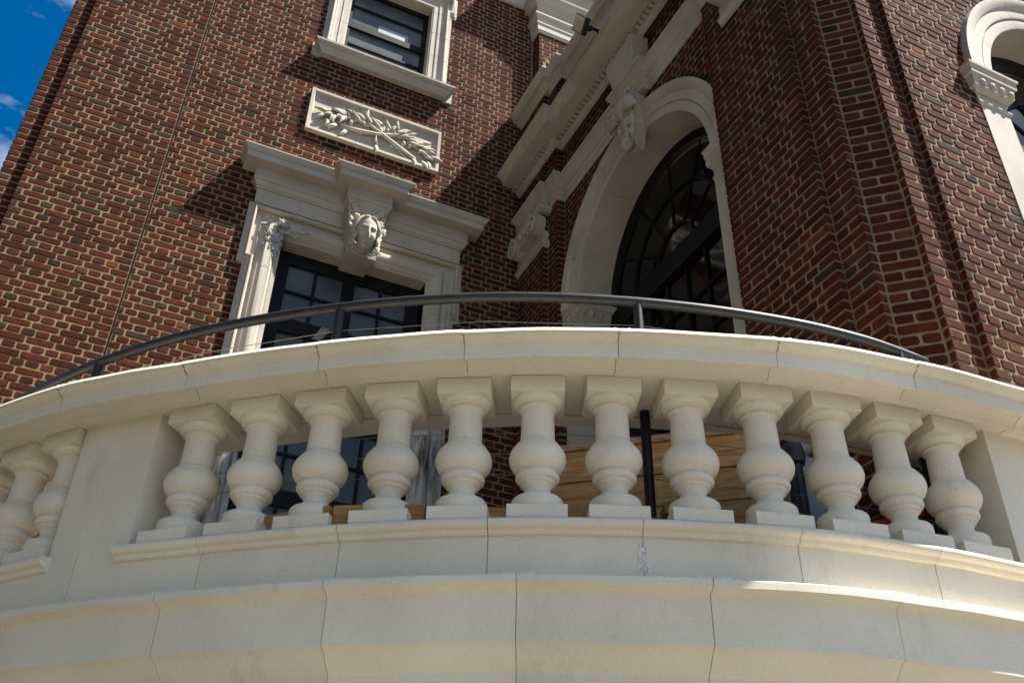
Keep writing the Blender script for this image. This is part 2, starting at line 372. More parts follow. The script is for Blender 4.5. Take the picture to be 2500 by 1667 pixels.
# stone frieze, upper cornices of the bay
# sweep goes right to left so that the left side of travel is outward
def hsweep(pts, prof, name, m, parent, **k):
    v, f = sweep(pts, prof, plan); return obj(name, v, f, m, parent, **k)
hsweep([(3.355, YA), (-1.50, YA)], [(a, b) for a, b in ((0, 10.50), (.03, 10.50), (.03, 10.52), (.045, 10.53), (.045, 13.4), (0, 13.4))], 'stone_frieze', M['stone'], A)
bayprof = [(0, 9.93), (.02, 9.93), (.022, 9.96), (.035, 9.965), (.038, 10.06), (.05, 10.07), (.055, 10.16), (.07, 10.17), (.085, 10.20), (.085, 10.225), (.03, 10.235), (.03, 10.33),
           (.055, 10.345), (.07, 10.40), (.12, 10.42), (.13, 10.50), (.155, 10.52), (.16, 10.55), (.05, 10.57), (.05, 11.0), (.09, 11.02), (.15, 11.05), (.3, 11.1), (.32, 11.25), (0, 11.3)]
hsweep([(3.36, YA), (3.36, 6.90), (8, 6.90)], [(-a, b) for a, b in bayprof], 'upper_entablature', M['stone'], A)
for i in range(16): MB().ball((3.42+i*.085, 6.81, 10.995), .03, .03, .045, 8, 6).obj('egg', M['stone'], A, smooth=True)
mb = MB(); mb.ball((3.42, 6.893, 9.32), .03, .02, .10, 9, 7, jit=.5); mb.ball((3.45, 6.893, 9.44), .045, .02, .05, 9, 7, jit=.5); mb.ball((3.46, 6.893, 9.20), .03, .02, .05, 9, 7, jit=.5)
mb.obj('mortar_patch', M['mortar'], A)

# ------------------------------------------------------------------ tall window
inw = [(0, -.14), (0, .018), (.016, .020), (.018, .030), (.034, .032), (.036, .042), (.05, .044), (.055, .052), (.066, .066), (.08, .082), (.10, .093), (.12, .092), (.14, .080), (.155, .060),
       (.166, .040), (.180, .028), (.20, .024), (.215, .030), (.222, .048), (.222, -.02)]
outw = [(0, -.02), (0, .052), (.004, .072), (.012, .082), (.022, .082), (.030, .070), (.034, .056), (.048, .054), (.050, .042), (.064, .040), (.066, .028), (.080, .026), (.082, -.02)]
for sx in (-1, 1):
    pj = [(XC+sx*.70, 1.44), (XC+sx*.70, 4.05)]; po = [(XC+sx*.922, 1.44), (XC+sx*.922, 4.05)]
    if sx > 0: pj = pj[::-1]; po = po[::-1]
    v, f = sweep(pj, [(0, -.14)]+[(a, b) for a, b in inw[1:]], wallA()); lj = obj('lower_jamb', v, f, M['weathered'], A, autos=50, label='rain streaked lower part of the stone jamb')
    v, f = sweep(po, outw, wallA()); obj('outer_moulding', v, f, M['weathered'], lj, autos=50)
pathL = [(XC-.70, 4.053), (XC-.70, 5.735), (XC+.70, 5.735), (XC+.70, 4.053)]
win = thing  # (kept name free)
def gridjoint(path, cuts): pass
# stone blocks: the surround is cut into blocks by fine joints
def framed(path, prof, name, m, parent, y0=YA, **k):
    v, f = sweep(path, prof, wallA(y0)); return obj(name, v, f, m, parent, **k)
door = framed(pathL, inw, 'window_surround', M['stone'], A, autos=50)
xo = XC-.70-.222
eared = [(xo, 4.053), (xo, 5.44), (xo-.055, 5.44), (xo-.055, 5.735+.245), (2*XC-xo+.055, 5.735+.245), (2*XC-xo+.055, 5.44), (2*XC-xo, 5.44), (2*XC-xo, 4.053)]
framed(eared, outw, 'outer_moulding', M['stone'], door, autos=50)
MB().box(xo-.055, xo+.20, YA-.027, YA+.02, 5.44, 5.98).box(2*XC-xo-.20, 2*XC-xo+.055, YA-.027, YA+.02, 5.44, 5.98).box(xo, 2*XC-xo, YA-.026, YA+.02, 5.90, 5.985).obj('ear_block', M['stone'], door)
# fine joints (dark hairlines cut as thin proud-less slots: slivers 1 mm proud following the profile)
def hair(path, prof, parent, grow=.0012):
    pp = [(a, b+grow) for a, b in prof]
    return framed(path, pp, 'block_joint', M['joint'], parent)
for zz in (5.33, 4.74, 4.15, 3.5, 2.9, 2.3):
    for sx in (-1, 1):
        x = XC+sx*.70; a = [(x, zz), (x, zz+.0035)]
        if sx > 0: a = a[::-1]
        hair(a, inw[1:-1]+[(.222, 0), (0, 0)], door)
        x = XC+sx*.922; a = [(x, zz), (x, zz+.0035)]
        if sx > 0: a = a[::-1]
        hair(a, outw, door)
for xx in (XC-.02, XC+.42, XC+.424):
    if xx == XC+.424: continue
    hair([(xx, 5.735), (xx+.0035, 5.735)], inw[1:-1]+[(.222, 0), (0, 0)], door)
# frieze and cornice
xl, xr = XC-1.02, XC+1.02; yb = YA-.045
MB().box(xl, xr, yb, YA+.02, 6.055, 6.235).obj('frieze_block', M['stone'], door)
for xx in (XC-.62, XC+.50, XC+.72): MB().box(xx, xx+.003, yb-.001, yb+.004, 6.055, 6.235).obj('block_joint', M['joint'], door)
cpath = [(xl, YA+.02), (xl, yb), (XC-.17, yb), (XC-.17, yb-.15), (XC+.17, yb-.15), (XC+.17, yb), (xr, yb), (xr, YA+.02)]
cprof = [(0, 6.222), (.012, 6.222), (.014, 6.240), (.024, 6.244), (.040, 6.275), (.044, 6.290), (.056, 6.294), (.060, 6.318), (.052, 6.322), (.052, 6.425), (.168, 6.430), (.172, 6.433), (.172, 6.496), (.180, 6.498),
         (.181, 6.507), (.190, 6.512), (.200, 6.528), (.204, 6.545), (.212, 6.548), (.214, 6.564), (.0, 6.60)]
hsweep(cpath, [(-a, b) for a, b in cprof], 'window_cornice', M['stone'], door, autos=22)
for xx in (XC-.77, XC-.33, XC+.72): MB().box(xx, xx+.003, yb-.168, yb-.06, 6.424, 6.4285).box(xx, xx+.003, yb-.1735, yb-.168, 6.433, 6.494).obj('block_joint', M['joint'], door)
# broken corner
def lump(c, sx, sy, sz, n, m, amp, seed, name, mt, parent):
    vs = []; fs = []
    for i in range(m+1):
        for j in range(n):
            th = pi*i/m; ph = 2*pi*j/n
            d = Vector((sin(th)*cos(ph), sin(th)*sin(ph), cos(th)))
            k = 1+amp*noise.fractal(d*2.2+Vector((seed, 0, 0)), 1, 2, 5)+.25*amp*(noise.cell(d*7+Vector((seed, 0, 0)))-.5)
            vs.append((c[0]+d.x*sx*k, c[1]+d.y*sy*k, c[2]+d.z*sz*k))
    for i in range(m):
        for j in range(n): fs.append((i*n+j, i*n+(j+1) % n, (i+1)*n+(j+1) % n, (i+1)*n+j))
    return obj(name, vs, fs, mt, parent)
lump((.745, YA-.06, 5.63), .075, .045, .16, 26, 22, .8, 3, 'broken_stone', M['plaster'], door)
lump((.88, YA-.06, 5.845), .18, .045, .065, 30, 20, .9, 8, 'broken_stone', M['plaster'], door)
lump((.79, YA-.055, 5.80), .10, .045, .09, 26, 18, .9, 5, 'broken_stone', M['plaster'], door)
# keystone with a carved woman's head
kz0, kz1 = 5.69, 6.26; kh0, kh1 = .145, .19; ky0, ky1 = .125, .185
v = []
for z, h, d in ((kz0, kh0, ky0), (kz1, kh1, ky1)): v += [(XC-h, yb-d, z), (XC+h, yb-d, z), (XC+h, yb+.05, z), (XC-h, yb+.05, z)]
key = obj('keystone', v, [(0, 3, 2, 1), (4, 5, 6, 7), (0, 1, 5, 4), (1, 2, 6, 5), (2, 3, 7, 6), (3, 0, 4, 7)], M['stone'], A)
MB().box(XC-.125, XC+.125, yb+.04, YA+.128, 5.692, 5.80).obj('keystone_foot', M['stone'], key)
def face_mesh():
    vs = []; fs = []; n, m = 84, 64
    g = lambda x, s: math.exp(-(x/s)**2)
    for i in range(m+1):
        th = pi*i/m
        for j in range(n):
            ph = 2*pi*j/n; d = Vector((sin(th)*sin(ph), -sin(th)*cos(ph), cos(th)))
            w = .096; t = d.z
            w *= 1-.22*max(0, -t)**1.5*1.2
            p = Vector((d.x*w, d.y*.10, d.z*.165))
            if d.y < 0:
                x, z = p.x, p.z; f = min(1, -d.y*2)
                out = 0
                out += .030*g(x, .012)*g(z+.018, .030)*1.0 + .020*g(x, .012)*g(z-.02, .04)     # nose
                out += .010*g(abs(x)-.013, .008)*g(z+.04, .012)
                out -= .017*g(abs(x)-.038, .020)*g(z-.024, .016)                                  # sockets
                out += .010*g(abs(x)-.038, .017)*g(z-.021, .007)                                  # lids
                out += .009*g(abs(x)-.040, .03)*g(z-.052, .010)                                   # brow
                out += .015*g(x, .022)*g(z+.064, .007)+.015*g(x, .018)*g(z+.082, .008)-.010*g(x, .024)*g(z+.073, .004)  # lips
                out -= .007*g(x, .03)*g(z+.094, .008)
                out += .016*g(x, .026)*g(z+.120, .020)                                            # chin
                out += .010*g(abs(x)-.055, .025)*g(z+.03, .03)                                   # cheeks
                p.y -= out*f
            vs.append(p)
    for i in range(m):
        for j in range(n): fs.append((i*n+j, i*n+(j+1) % n, (i+1)*n+(j+1) % n, (i+1)*n+j))
    return vs, fs
HC = Vector((XC, yb-.195, 5.885)); tilt = Matrix.Translation((0, 0, 0)) @ Matrix.Rotation(R(24), 4, 'X')
v, f = face_mesh(); obj('carved_head', [HC+(tilt @ (p*1.18)) for p in v], f, M['stone'], key, smooth=True)
mb = MB()
for sx in (-1, 1):
    for k in range(10):
        yk = -.060+.0125*k; rad_ = sqrt(max(.02, 1-(yk/.13)**2))*1.06; pts = []; rr = []
        for t in range(20):
            u = t/19; ang = (.02+.66*u)*pi
            x = sx*(sin(ang)*.128*rad_+.004*sin(14*u+k*2.1)); z = cos(ang)*(.178 if ang < pi/2 else .15)*rad_+.004*sin(11*u+k)
            pts.append(HC+tilt @ Vector((x, yk-.012*sin(13*u+k*1.3)*.6, z))); rr.append(.0085+.003*sin(pi*u))
        mb.tube(pts, rr, 6)
    for k in range(4):    # locks falling beside the cheeks and curling in under the jaw
        pts = []; rr = []
        for t in range(22):
            u = t/21; x = .142-.008*k-.012*u+.009*sin(u*13+k*1.7); z = .03-.25*u+.07*max(0, u-.8)*2; y = -.005-.020*k-.01*u
            pts.append(HC+Vector((sx*x, y+.006*cos(u*13+k), z))); rr.append(.0145*(1-.45*u))
        mb.tube(pts, rr, 7)
        c0 = HC+Vector((sx*(.128-.030*k), -.04+.012*k, -.205-.010*k))
        if k < 3: mb.tube([c0+Vector((sx*.024*(1-t/20)*cos(t*.55+k), -.004-.0012*t, .026*(1-t/20)*sin(t*.55+k))) for t in range(16)], [.0085*(1-.03*t) for t in range(16)], 6)
mb.ball(tuple(HC+Vector((0, .05, .05))), .135, .10, .17, 16, 12)
mb.obj('hair', M['stone'], key, smooth=True)
def leaf_mesh(L, W, curl, bend=0, lobes=0, n=9):
    vs = []; fs = []
    for i in range(n+1):
        u = i/n; w = W*max(0, sin(pi*u**.72))**1.1*(1+(.25*sin(u*pi*lobes*2) if lobes else 0))+.0005
        cx = bend*sin(u*pi/2)*L; z = curl*sin(pi*u)
        for j, s in enumerate((-1, -.5, 0, .5, 1)):
            vs.append((cx+s*w, u*L, z*(1-.55*abs(s))-(.006 if j == 2 else 0)+.004))
        vs.append((cx+w, u*L, -.012)); vs.append((cx-w, u*L, -.012))
    for i in range(n):
        a = i*7; b = a+7
        for j in range(6): fs.append((a+j, a+j+1, b+j+1, b+j))
        fs.append((a+6, a, b, b+6))
    fs.append(tuple(range(7))[::-1]); fs.append(tuple(n*7+j for j in range(7)))
    return vs, fs
def put_leaf(me, parent, x, y, z, ang, sc=1, roll=0, tiltx=0, name='leaf', face='A', sx=1):
    """leaf lying on a wall that faces -Y (face A) or -X (face B)."""
    o = inst(name, me, parent)
    if face == 'A': base = Matrix(((1, 0, 0), (0, 0, -1), (0, 1, 0))).to_4x4()     # local x->x, y->z, z->-y
    else: base = Matrix(((0, 0, -1), (-1, 0, 0), (0, 1, 0))).to_4x4()
    o.matrix_local = Matrix.Translation((x, y, z)) @ base @ Matrix.Rotation(ang, 4, 'Z') @ Matrix.Rotation(tiltx, 4, 'X') @ Matrix.Rotation(roll, 4, 'Y') @ Matrix.Diagonal((sc*sx, sc, sc, 1))
    return o
LM = mesh('leaf', *leaf_mesh(.15, .019, .022, .22), M['stone'], True)
LM2 = mesh('leaf', *leaf_mesh(.16, .024, .028, -.25, 0), M['stone'], True)
LM3 = mesh('leaf', *leaf_mesh(.10, .04, .03, .05, 3, 12), M['stone'], True)
for x, z, a, s in ((-.11, 6.17, .9, 1), (.10, 6.17, -.9, 1), (-.15, 6.20, -.6, 1), (-.10, 6.12, .5, 1.1), (-.03, 6.10, -.2, 1), (.05, 6.11, -.7, 1.1), (.12, 6.14, .3, 1), (.155, 6.06, 2.6, .9), (-.15, 6.06, 2.9, .9), (0, 6.03, .1, 1), (-.08, 6.05, 1.1, .9), (.09, 6.04, -1.0, .9), (.14, 6.00, -2.6, 1), (-.145, 5.98, 2.7, .8)):
    put_leaf(LM3, key, XC+x*.98, yb-.175-.02*(z < 6.1), z+.0, a, s*.9, tiltx=.3, roll=x*4)

# black sash frame with panes
fy = YA+.13
bars = MB()
bars.box(XC-.70, XC+.70, fy, fy+.05, 5.60, 5.74); bars.box(XC-.70, XC-.575, fy, fy+.05, 1.46, 5.6); bars.box(XC+.575, XC+.70, fy, fy+.05, 1.46, 5.6)
bars.box(XC-.055, XC+.055, fy-.005, fy+.05, 1.46, 5.6)
thick = [(5.01, 4.86), (4.16, 4.02), (3.38, 3.24), (2.4, 2.28)]
for a, b in thick: bars.box(XC-.575, XC+.575, fy-.003, fy+.05, b, a)
secs = [(5.60, 5.01, 2), (4.86, 4.16, 3), (4.02, 3.38, 2), (3.24, 2.4, 3), (2.28, 1.5, 3)]
frame = bars.obj('window_frame', M['black'], A)
mb = MB()
for s in (-1, 1):
    xm = XC+s*(.055+.575)/2
    mb.box(xm-.013, xm+.013, fy+.004, fy+.045, 1.46, 5.6)
for a, b, n in secs:
    for i in range(1, n):
        z = a+(b-a)*i/n; mb.box(XC-.575, XC+.575, fy+.006, fy+.045, z-.013, z+.013)
mb.obj('glazing_bars', M['black'], frame)
for a, b, n in secs:
    for i in range(n):
        z0 = a+(b-a)*i/n; z1 = a+(b-a)*(i+1)/n
        for x0, x1 in ((XC-.575, XC-.315), (XC-.315, XC-.055), (XC+.055, XC+.315), (XC+.315, XC+.575)):
            t = random.uniform(-.003, .003); t2 = random.uniform(-.003, .003)
            obj('pane', [(x0, fy+.03+t, z1), (x1, fy+.03-t, z1), (x1, fy+.03-t+t2, z0), (x0, fy+.03+t+t2, z0), (x0, fy+.036, z1), (x1, fy+.036, z1), (x1, fy+.036, z0), (x0, fy+.036, z0)],
                [(0, 3, 2, 1), (4, 5, 6, 7), (0, 1, 5, 4), (1, 2, 6, 5), (2, 3, 7, 6), (3, 0, 4, 7)], M['glass'], frame)

# ------------------------------------------------------------------ upper window
hw = .475; z0u, z1u = 8.42, 9.80
up_in = [(0, -.13), (0, .022), (.014, .024), (.016, .030), (.075, .032), (.078, .042), (.088, .044), (.09, .036), (.135, .038), (.142, .048), (.155, .052), (.158, .066), (.165, .07), (.165, -.02)]
up_out = [(0, -.02), (0, .06), (.010, .074), (.028, .078), (.040, .070), (.046, .050), (.060, .048), (.062, .030), (.080, .028), (.08, -.02)]
us = framed([(XC-hw, z0u), (XC-hw, z1u), (XC+hw, z1u), (XC+hw, z0u)], up_in, 'window_surround', M['stone'], A, autos=50)
xo = XC-hw-.165
framed([(xo, z0u), (xo, z1u+.02), (xo-.055, z1u+.02), (xo-.055, z1u+.22), (2*XC-xo+.055, z1u+.22), (2*XC-xo+.055, z1u+.02), (2*XC-xo, z1u+.02), (2*XC-xo, z0u)], up_out, 'outer_moulding', M['stone'], us, autos=50)
MB().box(xo-.055, xo+.2, YA-.03, YA+.02, z1u+.02, z1u+.22).box(2*XC-xo-.2, 2*XC-xo+.055, YA-.03, YA+.02, z1u+.02, z1u+.22).obj('ear_block', M['stone'], us)
for zz in (8.95, 9.35, 9.72):
    for sx in (-1, 1):
        a = [(XC+sx*hw, zz), (XC+sx*hw, zz+.004)]; b = [(XC+sx*(hw+.165), zz-.08), (XC+sx*(hw+.165), zz-.076)]
        if sx > 0: a = a[::-1]; b = b[::-1]
        hair(a, up_in[1:-1]+[(.165, 0), (0, 0)], us); hair(b, up_out, us)
sprof = [(0, 8.285), (.012, 8.285), (.014, 8.30), (.03, 8.31), (.05, 8.335), (.055, 8.36), (.075, 8.365), (.078, 8.385), (.092, 8.39), (.095, 8.415), (.0, 8.44)]
hsweep([(XC-.695, YA+.02), (XC-.695, YA-.075), (XC+.695, YA-.075), (XC+.695, YA+.02)], [(-a, b) for a, b in sprof], 'window_sill', M['stone'], us, autos=22)
MB().box(XC-.70, XC+.70, YA-.073, YA+.14, 8.30, 8.425).box(XC-.80, XC-.70, YA-.03, YA+.02, 8.28, 8.46).box(XC+.70, XC+.80, YA-.03, YA+.02, 8.28, 8.46).obj('sill_block', M['stone'], us)
fr = MB(); fy = YA+.11
fr.box(XC-hw, XC-hw+.05, fy, fy+.05, z0u, z1u); fr.box(XC+hw-.05, XC+hw, fy, fy+.05, z0u, z1u); fr.box(XC-hw, XC+hw, fy, fy+.05, z1u-.06, z1u); fr.box(XC-hw, XC+hw, fy, fy+.05, z0u, z0u+.03)
fr.box(XC-hw, XC+hw, fy-.01, fy+.05, 9.09, 9.175)
for z in (8.84, 9.49): fr.box(XC-hw, XC+hw, fy+.005, fy+.045, z-.012, z+.012)
fr = fr.obj('window_frame', M['black'], A)
for a, b in ((8.45, 8.83), (8.85, 9.09), (9.175, 9.48), (9.50, 9.74)):
    MB().box(XC-hw+.05, XC+hw-.05, fy+.028, fy+.034, a, b).obj('pane', M['glass'], fr)
for x0, x1, a, b in ((XC-.17, XC+.05, 8.45, 8.60), (XC-.1, XC+.30, 8.62, 8.74), (XC-.1, XC+.26, 9.22, 9.33), (XC+.12, XC+.38, 8.45, 8.55)):
    MB().box(x0, x1, fy+.0262, fy+.0278, a, b).obj('paper_on_glass', M['blind'], fr)

# ------------------------------------------------------------------ carved panel
px0, px1, pz0, pz1 = .834, 2.258, 7.180, 7.768
pan = framed([(px0+.062, pz0+.062), (px0+.062, pz1-.062), (px1-.062, pz1-.062), (px1-.062, pz0+.062), (px0+.062, pz0+.062)][:4]+[], [(0, -.02), (0, .008), (.010, .010), (.018, .022), (.024, .040), (.030, .052), (.062, .054), (.062, -.02)], 'relief_panel', M['stone'], A)
# close the frame's fourth side
v, f = sweep([(px0+.062, pz0+.062), (px0+.062, pz1-.062), (px1-.062, pz1-.062), (px1-.062, pz0+.062)], [(0, -.02), (0, .008), (.010, .010), (.018, .022), (.024, .040), (.030, .052), (.062, .054), (.062, -.02)], wallA(), closed=True)
bpy.data.objects.remove(pan); pan = obj('relief_panel', v, f, M['stone'], A, autos=40)
MB().box(px0+.05, px1-.05, YA-.013, YA+.02, pz0+.05, pz1-.05).obj('panel_ground', M['stone'], pan)
MB().box(XC-.19, XC-.187, YA-.0555, YA+.0, pz0, pz0+.063).box(XC-.19, XC-.187, YA-.0555, YA+.0, pz1-.063, pz1).box(XC-.1895, XC-.1875, YA-.0145, YA, pz0+.06, pz1-.06).obj('block_joint', M['joint'], pan)
PC = Vector((XC+.03, YA-.02, 7.43))
def stem(pts, r0, r1, name='stem'):
    MB().tube([(PC.x+x, YA-.018-d, PC.z+z) for x, z, d in pts], [r0+(r1-r0)*i/(len(pts)-1) for i in range(len(pts))], 7).obj(name, M['stone'], pan, smooth=True)
stem([(.42, -.17, .01), (.25, -.09, .02), (.1, -.02, .03), (0, .03, .03), (-.12, .10, .02), (-.25, .16, .015), (-.38, .165, .01), (-.48, .12, .0)], .026, .008)
stem([(-.40, -.06, .01), (-.22, -.045, .02), (0, -.01, .03), (.15, .06, .02), (.3, .09, .015), (.43, .05, .01), (.53, -.04, .0)], .026, .008)
stem([(.22, -.10, .01), (.30, -.17, .01), (.36, -.20, .0)], .012, .016); stem([(-.02, .0, .03), (-.02, -.08, .03), (.01, -.14, .01), (.05, -.12, .0)], .012, .006)
rs = random.Random(4)
for i in range(46):
    s = 1 if i % 2 else -1; t = (i//2)/22
    if s < 0: x, z = -.12-.42*t, .10+.07*sin(t*2.4)-.08*t*t
    else: x, z = .12+.42*t, .06+.04*sin(t*2.5)-.13*t*t
    a = s*-1*(.75+1.5*t)+rs.uniform(-.4, .4)+(0 if i % 4 else s*-.9)
    put_leaf(rs.choice((LM, LM2)), pan, PC.x+x+rs.uniform(-.02, .02), YA-.022-rs.uniform(0, .02), PC.z+z+rs.uniform(-.05, .03), a, rs.uniform(.75, 1.15), tiltx=.18, roll=rs.uniform(-.3, .3))
for x, z, a in ((-.06, .10, .3), (-.14, .16, -.3), (.02, .12, .6), (.13, .12, .2), (.20, .15, -.2), (.05, .18, 1.1), (-.32, -.05, 2.3), (-.42, -.02, 2.0), (.50, -.12, 3.3), (.56, -.10, 3.0), (.40, -.12, 3.0), (-.52, .02, 2.6), (-.56, .08, 2.2), (.0, -.12, 2.8)):
    put_leaf(LM2, pan, PC.x+x, YA-.03, PC.z+z-.03, a, .95, tiltx=.2)
for x, z, r in ((-.30, .03, .042), (-.42, .06, .036), (-.36, .05, .03), (.02, .06, .040), (.09, .10, .036), (.11, .05, .028), (.28, -.01, .040), (.35, -.02, .034), (-.02, -.10, .03), (.46, -.04, .03)):
    MB().ball((PC.x+x, YA-.035, PC.z+z), r*.62, r*.8, r*.9, 12, 9).obj('fruit', M['stone'], pan, smooth=True)

# ================================================================== WING
W = thing('brick_wing', 'dark shaded brick wing with big arched window and stone cornice, right of the corner', 'building')
ZW = 3.366
poly = [(3.228, 7.07), (3.228, 6.49), (3.284, 6.49), (3.284, 6.29), (3.366, 6.29), (3.366, 3.80), (3.297, 3.80), (3.297, 3.02), (3.345, 3.02), (3.345, 2.82), (3.397, 2.82), (3.547, 2.68),
        (3.547, 2.64), (3.746, 2.64), (3.746, 2.596), (9.0, 2.596)]
ARY, ARZ, AR = 5.02, 5.22, 1.035
HXY = (5.66, 5.10)           # arched window on the near front: centre x, springing z
mb = MB()
def prism(pts, z0, z1):
    n = len(pts); mb.add([(x, y, z0) for x, y in pts]+[(x, y, z1) for x, y in pts], [tuple(range(n))[::-1], tuple(range(n, 2*n))]+[(i, (i+1) % n, n+(i+1) % n, n+i) for i in range(n)])
TOPZ = 8.40
prism([(3.228, 7.067), (3.228, 6.49), (3.284, 6.49), (3.284, 6.29), (3.366, 6.29), (3.366, ARY+AR), (3.80, ARY+AR), (3.80, 7.067)], -1.6, TOPZ)
prism([(3.366, ARY-AR), (3.366, 3.80), (3.297, 3.80), (3.297, 3.02), (3.345, 3.02), (3.345, 2.82), (3.397, 2.82), (3.547, 2.68), (3.547, 2.64), (3.746, 2.64), (3.746, 2.596), (HXY[0]-AR, 2.596), (HXY[0]-AR, 3.0), (4.2, 3.0), (4.2, ARY-AR)], -1.6, TOPZ)
prism([(HXY[0]+AR, 2.596), (9, 2.596), (9, 3.0), (HXY[0]+AR, 3.0)], -1.6, TOPZ)
mb.box(3.366, 3.80, ARY-AR, ARY+AR, -1.6, 1.45)
mb.box(HXY[0]-AR, HXY[0]+AR, 2.596, 3.0, -1.6, 1.45)
N = 28
for i in range(N):
    a0, a1 = pi*i/N, pi*(i+1)/N
    y0, y1 = ARY+AR*cos(a0), ARY+AR*cos(a1); za, zb = ARZ+AR*sin(a0), ARZ+AR*sin(a1)
    mb.add([(3.366, y0, za), (3.366, y1, zb), (3.366, y1, TOPZ), (3.366, y0, TOPZ), (3.80, y0, za), (3.80, y1, zb), (3.80, y1, TOPZ), (3.80, y0, TOPZ)], [(0, 1, 2, 3), (4, 7, 6, 5), (0, 4, 5, 1), (3, 2, 6, 7)])
    x0, x1 = HXY[0]+AR*cos(a0), HXY[0]+AR*cos(a1); za, zb = HXY[1]+AR*sin(a0), HXY[1]+AR*sin(a1)
    mb.add([(x0, 2.596, za), (x1, 2.596, zb), (x1, 2.596, TOPZ), (x0, 2.596, TOPZ), (x0, 3.0, za), (x1, 3.0, zb), (x1, 3.0, TOPZ), (x0, 3.0, TOPZ)], [(0, 1, 2, 3), (4, 7, 6, 5), (0, 4, 5, 1), (3, 2, 6, 7)])
mb.obj('wall', M['mortar'], W)
MB().add([(3.25, 7.06, TOPZ+.001), (3.37, 2.9, TOPZ+.001), (9, 2.6, TOPZ+.001), (9, 7.06, TOPZ+.001)], [(0, 1, 2, 3)]).obj('roof', M['roof'], W)
B2 = Bricks()
def sk(d, u, z, L):
    if 6.66 < z < 6.86 or z > 7.27: return z < 7.5 or z > 8.3
    return False
def skipB(y_start, sgn=-1):
    def f(u, z, L):
        y = y_start-u
        if 6.64 < z < 6.87 or 7.27 < z < 7.44 or z > 8.33: return True
        if y > 3.75 and y < 6.3:
            if z < ARZ and ARY-1.22 < y-L/2 and y+L/2 < ARY+1.25: return True
            if z >= ARZ and hypot(y-ARY, z-ARZ) < 1.16: return True
            if z > 7.44 and y < 5.5: return True
        return False
    return f
def skipF(u, z, L):
    x = 3.746+u
    if z > 8.3: return True
    if z < HXY[1] and abs(x-HXY[0]) < 1.20: return True
    if z >= HXY[1] and hypot(x-HXY[0], z-HXY[1]) < 1.16: return True
    return False
for i in range(len(poly)-1):
    a, b = Vector(poly[i]), Vector(poly[i+1]); d = (b-a).normalized(); nr = (d.y, -d.x)
    # outward is toward the camera side: -X or -Y
    if nr[0] > .1 or nr[1] > .1: nr = (-nr[0], -nr[1])
    prev = poly[i-1] if i > 0 else None
    def cross(p, q, r): return (q[0]-p[0])*(r[1]-q[1])-(q[1]-p[1])*(r[0]-q[0])
    c0 = cross(poly[i-1], poly[i], poly[i+1]) if i > 0 else -1
    c1 = cross(poly[i], poly[i+1], poly[i+2]) if i < len(poly)-2 else -1
    if i == len(poly)-2: skp = skipF
    elif i <= 5 or i == 6: skp = skipB(poly[i][1])
    else: skp = (lambda u, z, L: z > 8.3)
    top = 8.38; e0 = .006 if c0 > 1e-4 else 0; e1 = .006 if c1 > 1e-4 else 0
    par = i % 2
    if i == 6:
        B2.run(a, (3.297, 3.617), nr, 1.3, top, ZW+.006, skip=skp, e0=e0, e1=.0005, off=.04)
        B2.run((3.297, 3.614), b, nr, 1.3, top, ZW, skip=skipB(3.614), e0=.0005, e1=e1, off=.0, parity=0)
    elif i == len(poly)-2:
        B2.run(a, (7.4, 2.596), nr, 1.3, 7.2, ZW, skip=skp, e0=e0, off=.10)
    else: B2.run(a, b, nr, 1.3, top, ZW, skip=skp, e0=e0, e1=e1, off=.03*i, parity=par)
B2.build(W, lambda x, y, r: above_cap(x, y) and not (r[1] > 2.9 and r[1] < 2.99 and False))

# entablature
e2 = .30
bpath = [(3.228, 7.068), (3.228, 6.49), (3.284, 6.49), (3.284, 6.29), (3.366, 6.29), (3.366, 3.80), (3.297, 3.80), (3.297, 3.02), (3.345, 3.02), (3.345, 2.82), (3.397, 2.82)]
# cornice breaks only once, so its path is simpler
cpath2 = [(3.228, 7.068), (3.228, 6.22), (3.305, 6.22), (3.305, 3.80), (3.25, 3.80), (3.25, 2.6)]
cor = [(.0, 7.24), (.022, 7.24), (.025, 7.262), (.048, 7.27), (.052, 7.285), (.052, 7.338), (.215, 7.342), (.217, 7.395), (.226, 7.40), (.228, 7.412), (.245, 7.42), (.268, 7.442), (.272, 7.455), (.284, 7.458), (.286, 7.475), (0, 7.50)]
ent = hsweep(cpath2, [(-a, b) for a, b in cor], 'main_cornice', M['stone'], W, autos=22)
# dentils
dm = mesh('dentil', *[x for x in [[(0, 0, 0), (.05, 0, 0), (.05, .034, 0), (0, .034, 0), (0, 0, .046), (.05, 0, .046), (.05, .034, .046), (0, .034, .046)], [(0, 3, 2, 1), (4, 5, 6, 7), (0, 1, 5, 4), (1, 2, 6, 5), (2, 3, 7, 6), (3, 0, 4, 7)]]], M['stone'])
y = 7.02
while y > 3.4:
    x = 3.228 if y > 6.25 else 3.305 if y > 3.85 else 3.25
    if not (6.19 < y < 6.26): inst('dentil', dm, ent, (x-.052-.048, y, 7.288))
    y -= .062
arcp = [(0, 6.60), (.016, 6.60), (.016, 6.66), (.018, 6.663), (.026, 6.665), (.026, 6.73), (.028, 6.733), (.038, 6.736), (.038, 6.81), (.045, 6.815), (.052, 6.83), (.07, 6.845), (.075, 6.86), (.088, 6.863), (.09, 6.90), (0, 6.91)]
hsweep(bpath, [(-a, b) for a, b in arcp], 'architrave', M['stone'], W, autos=30)
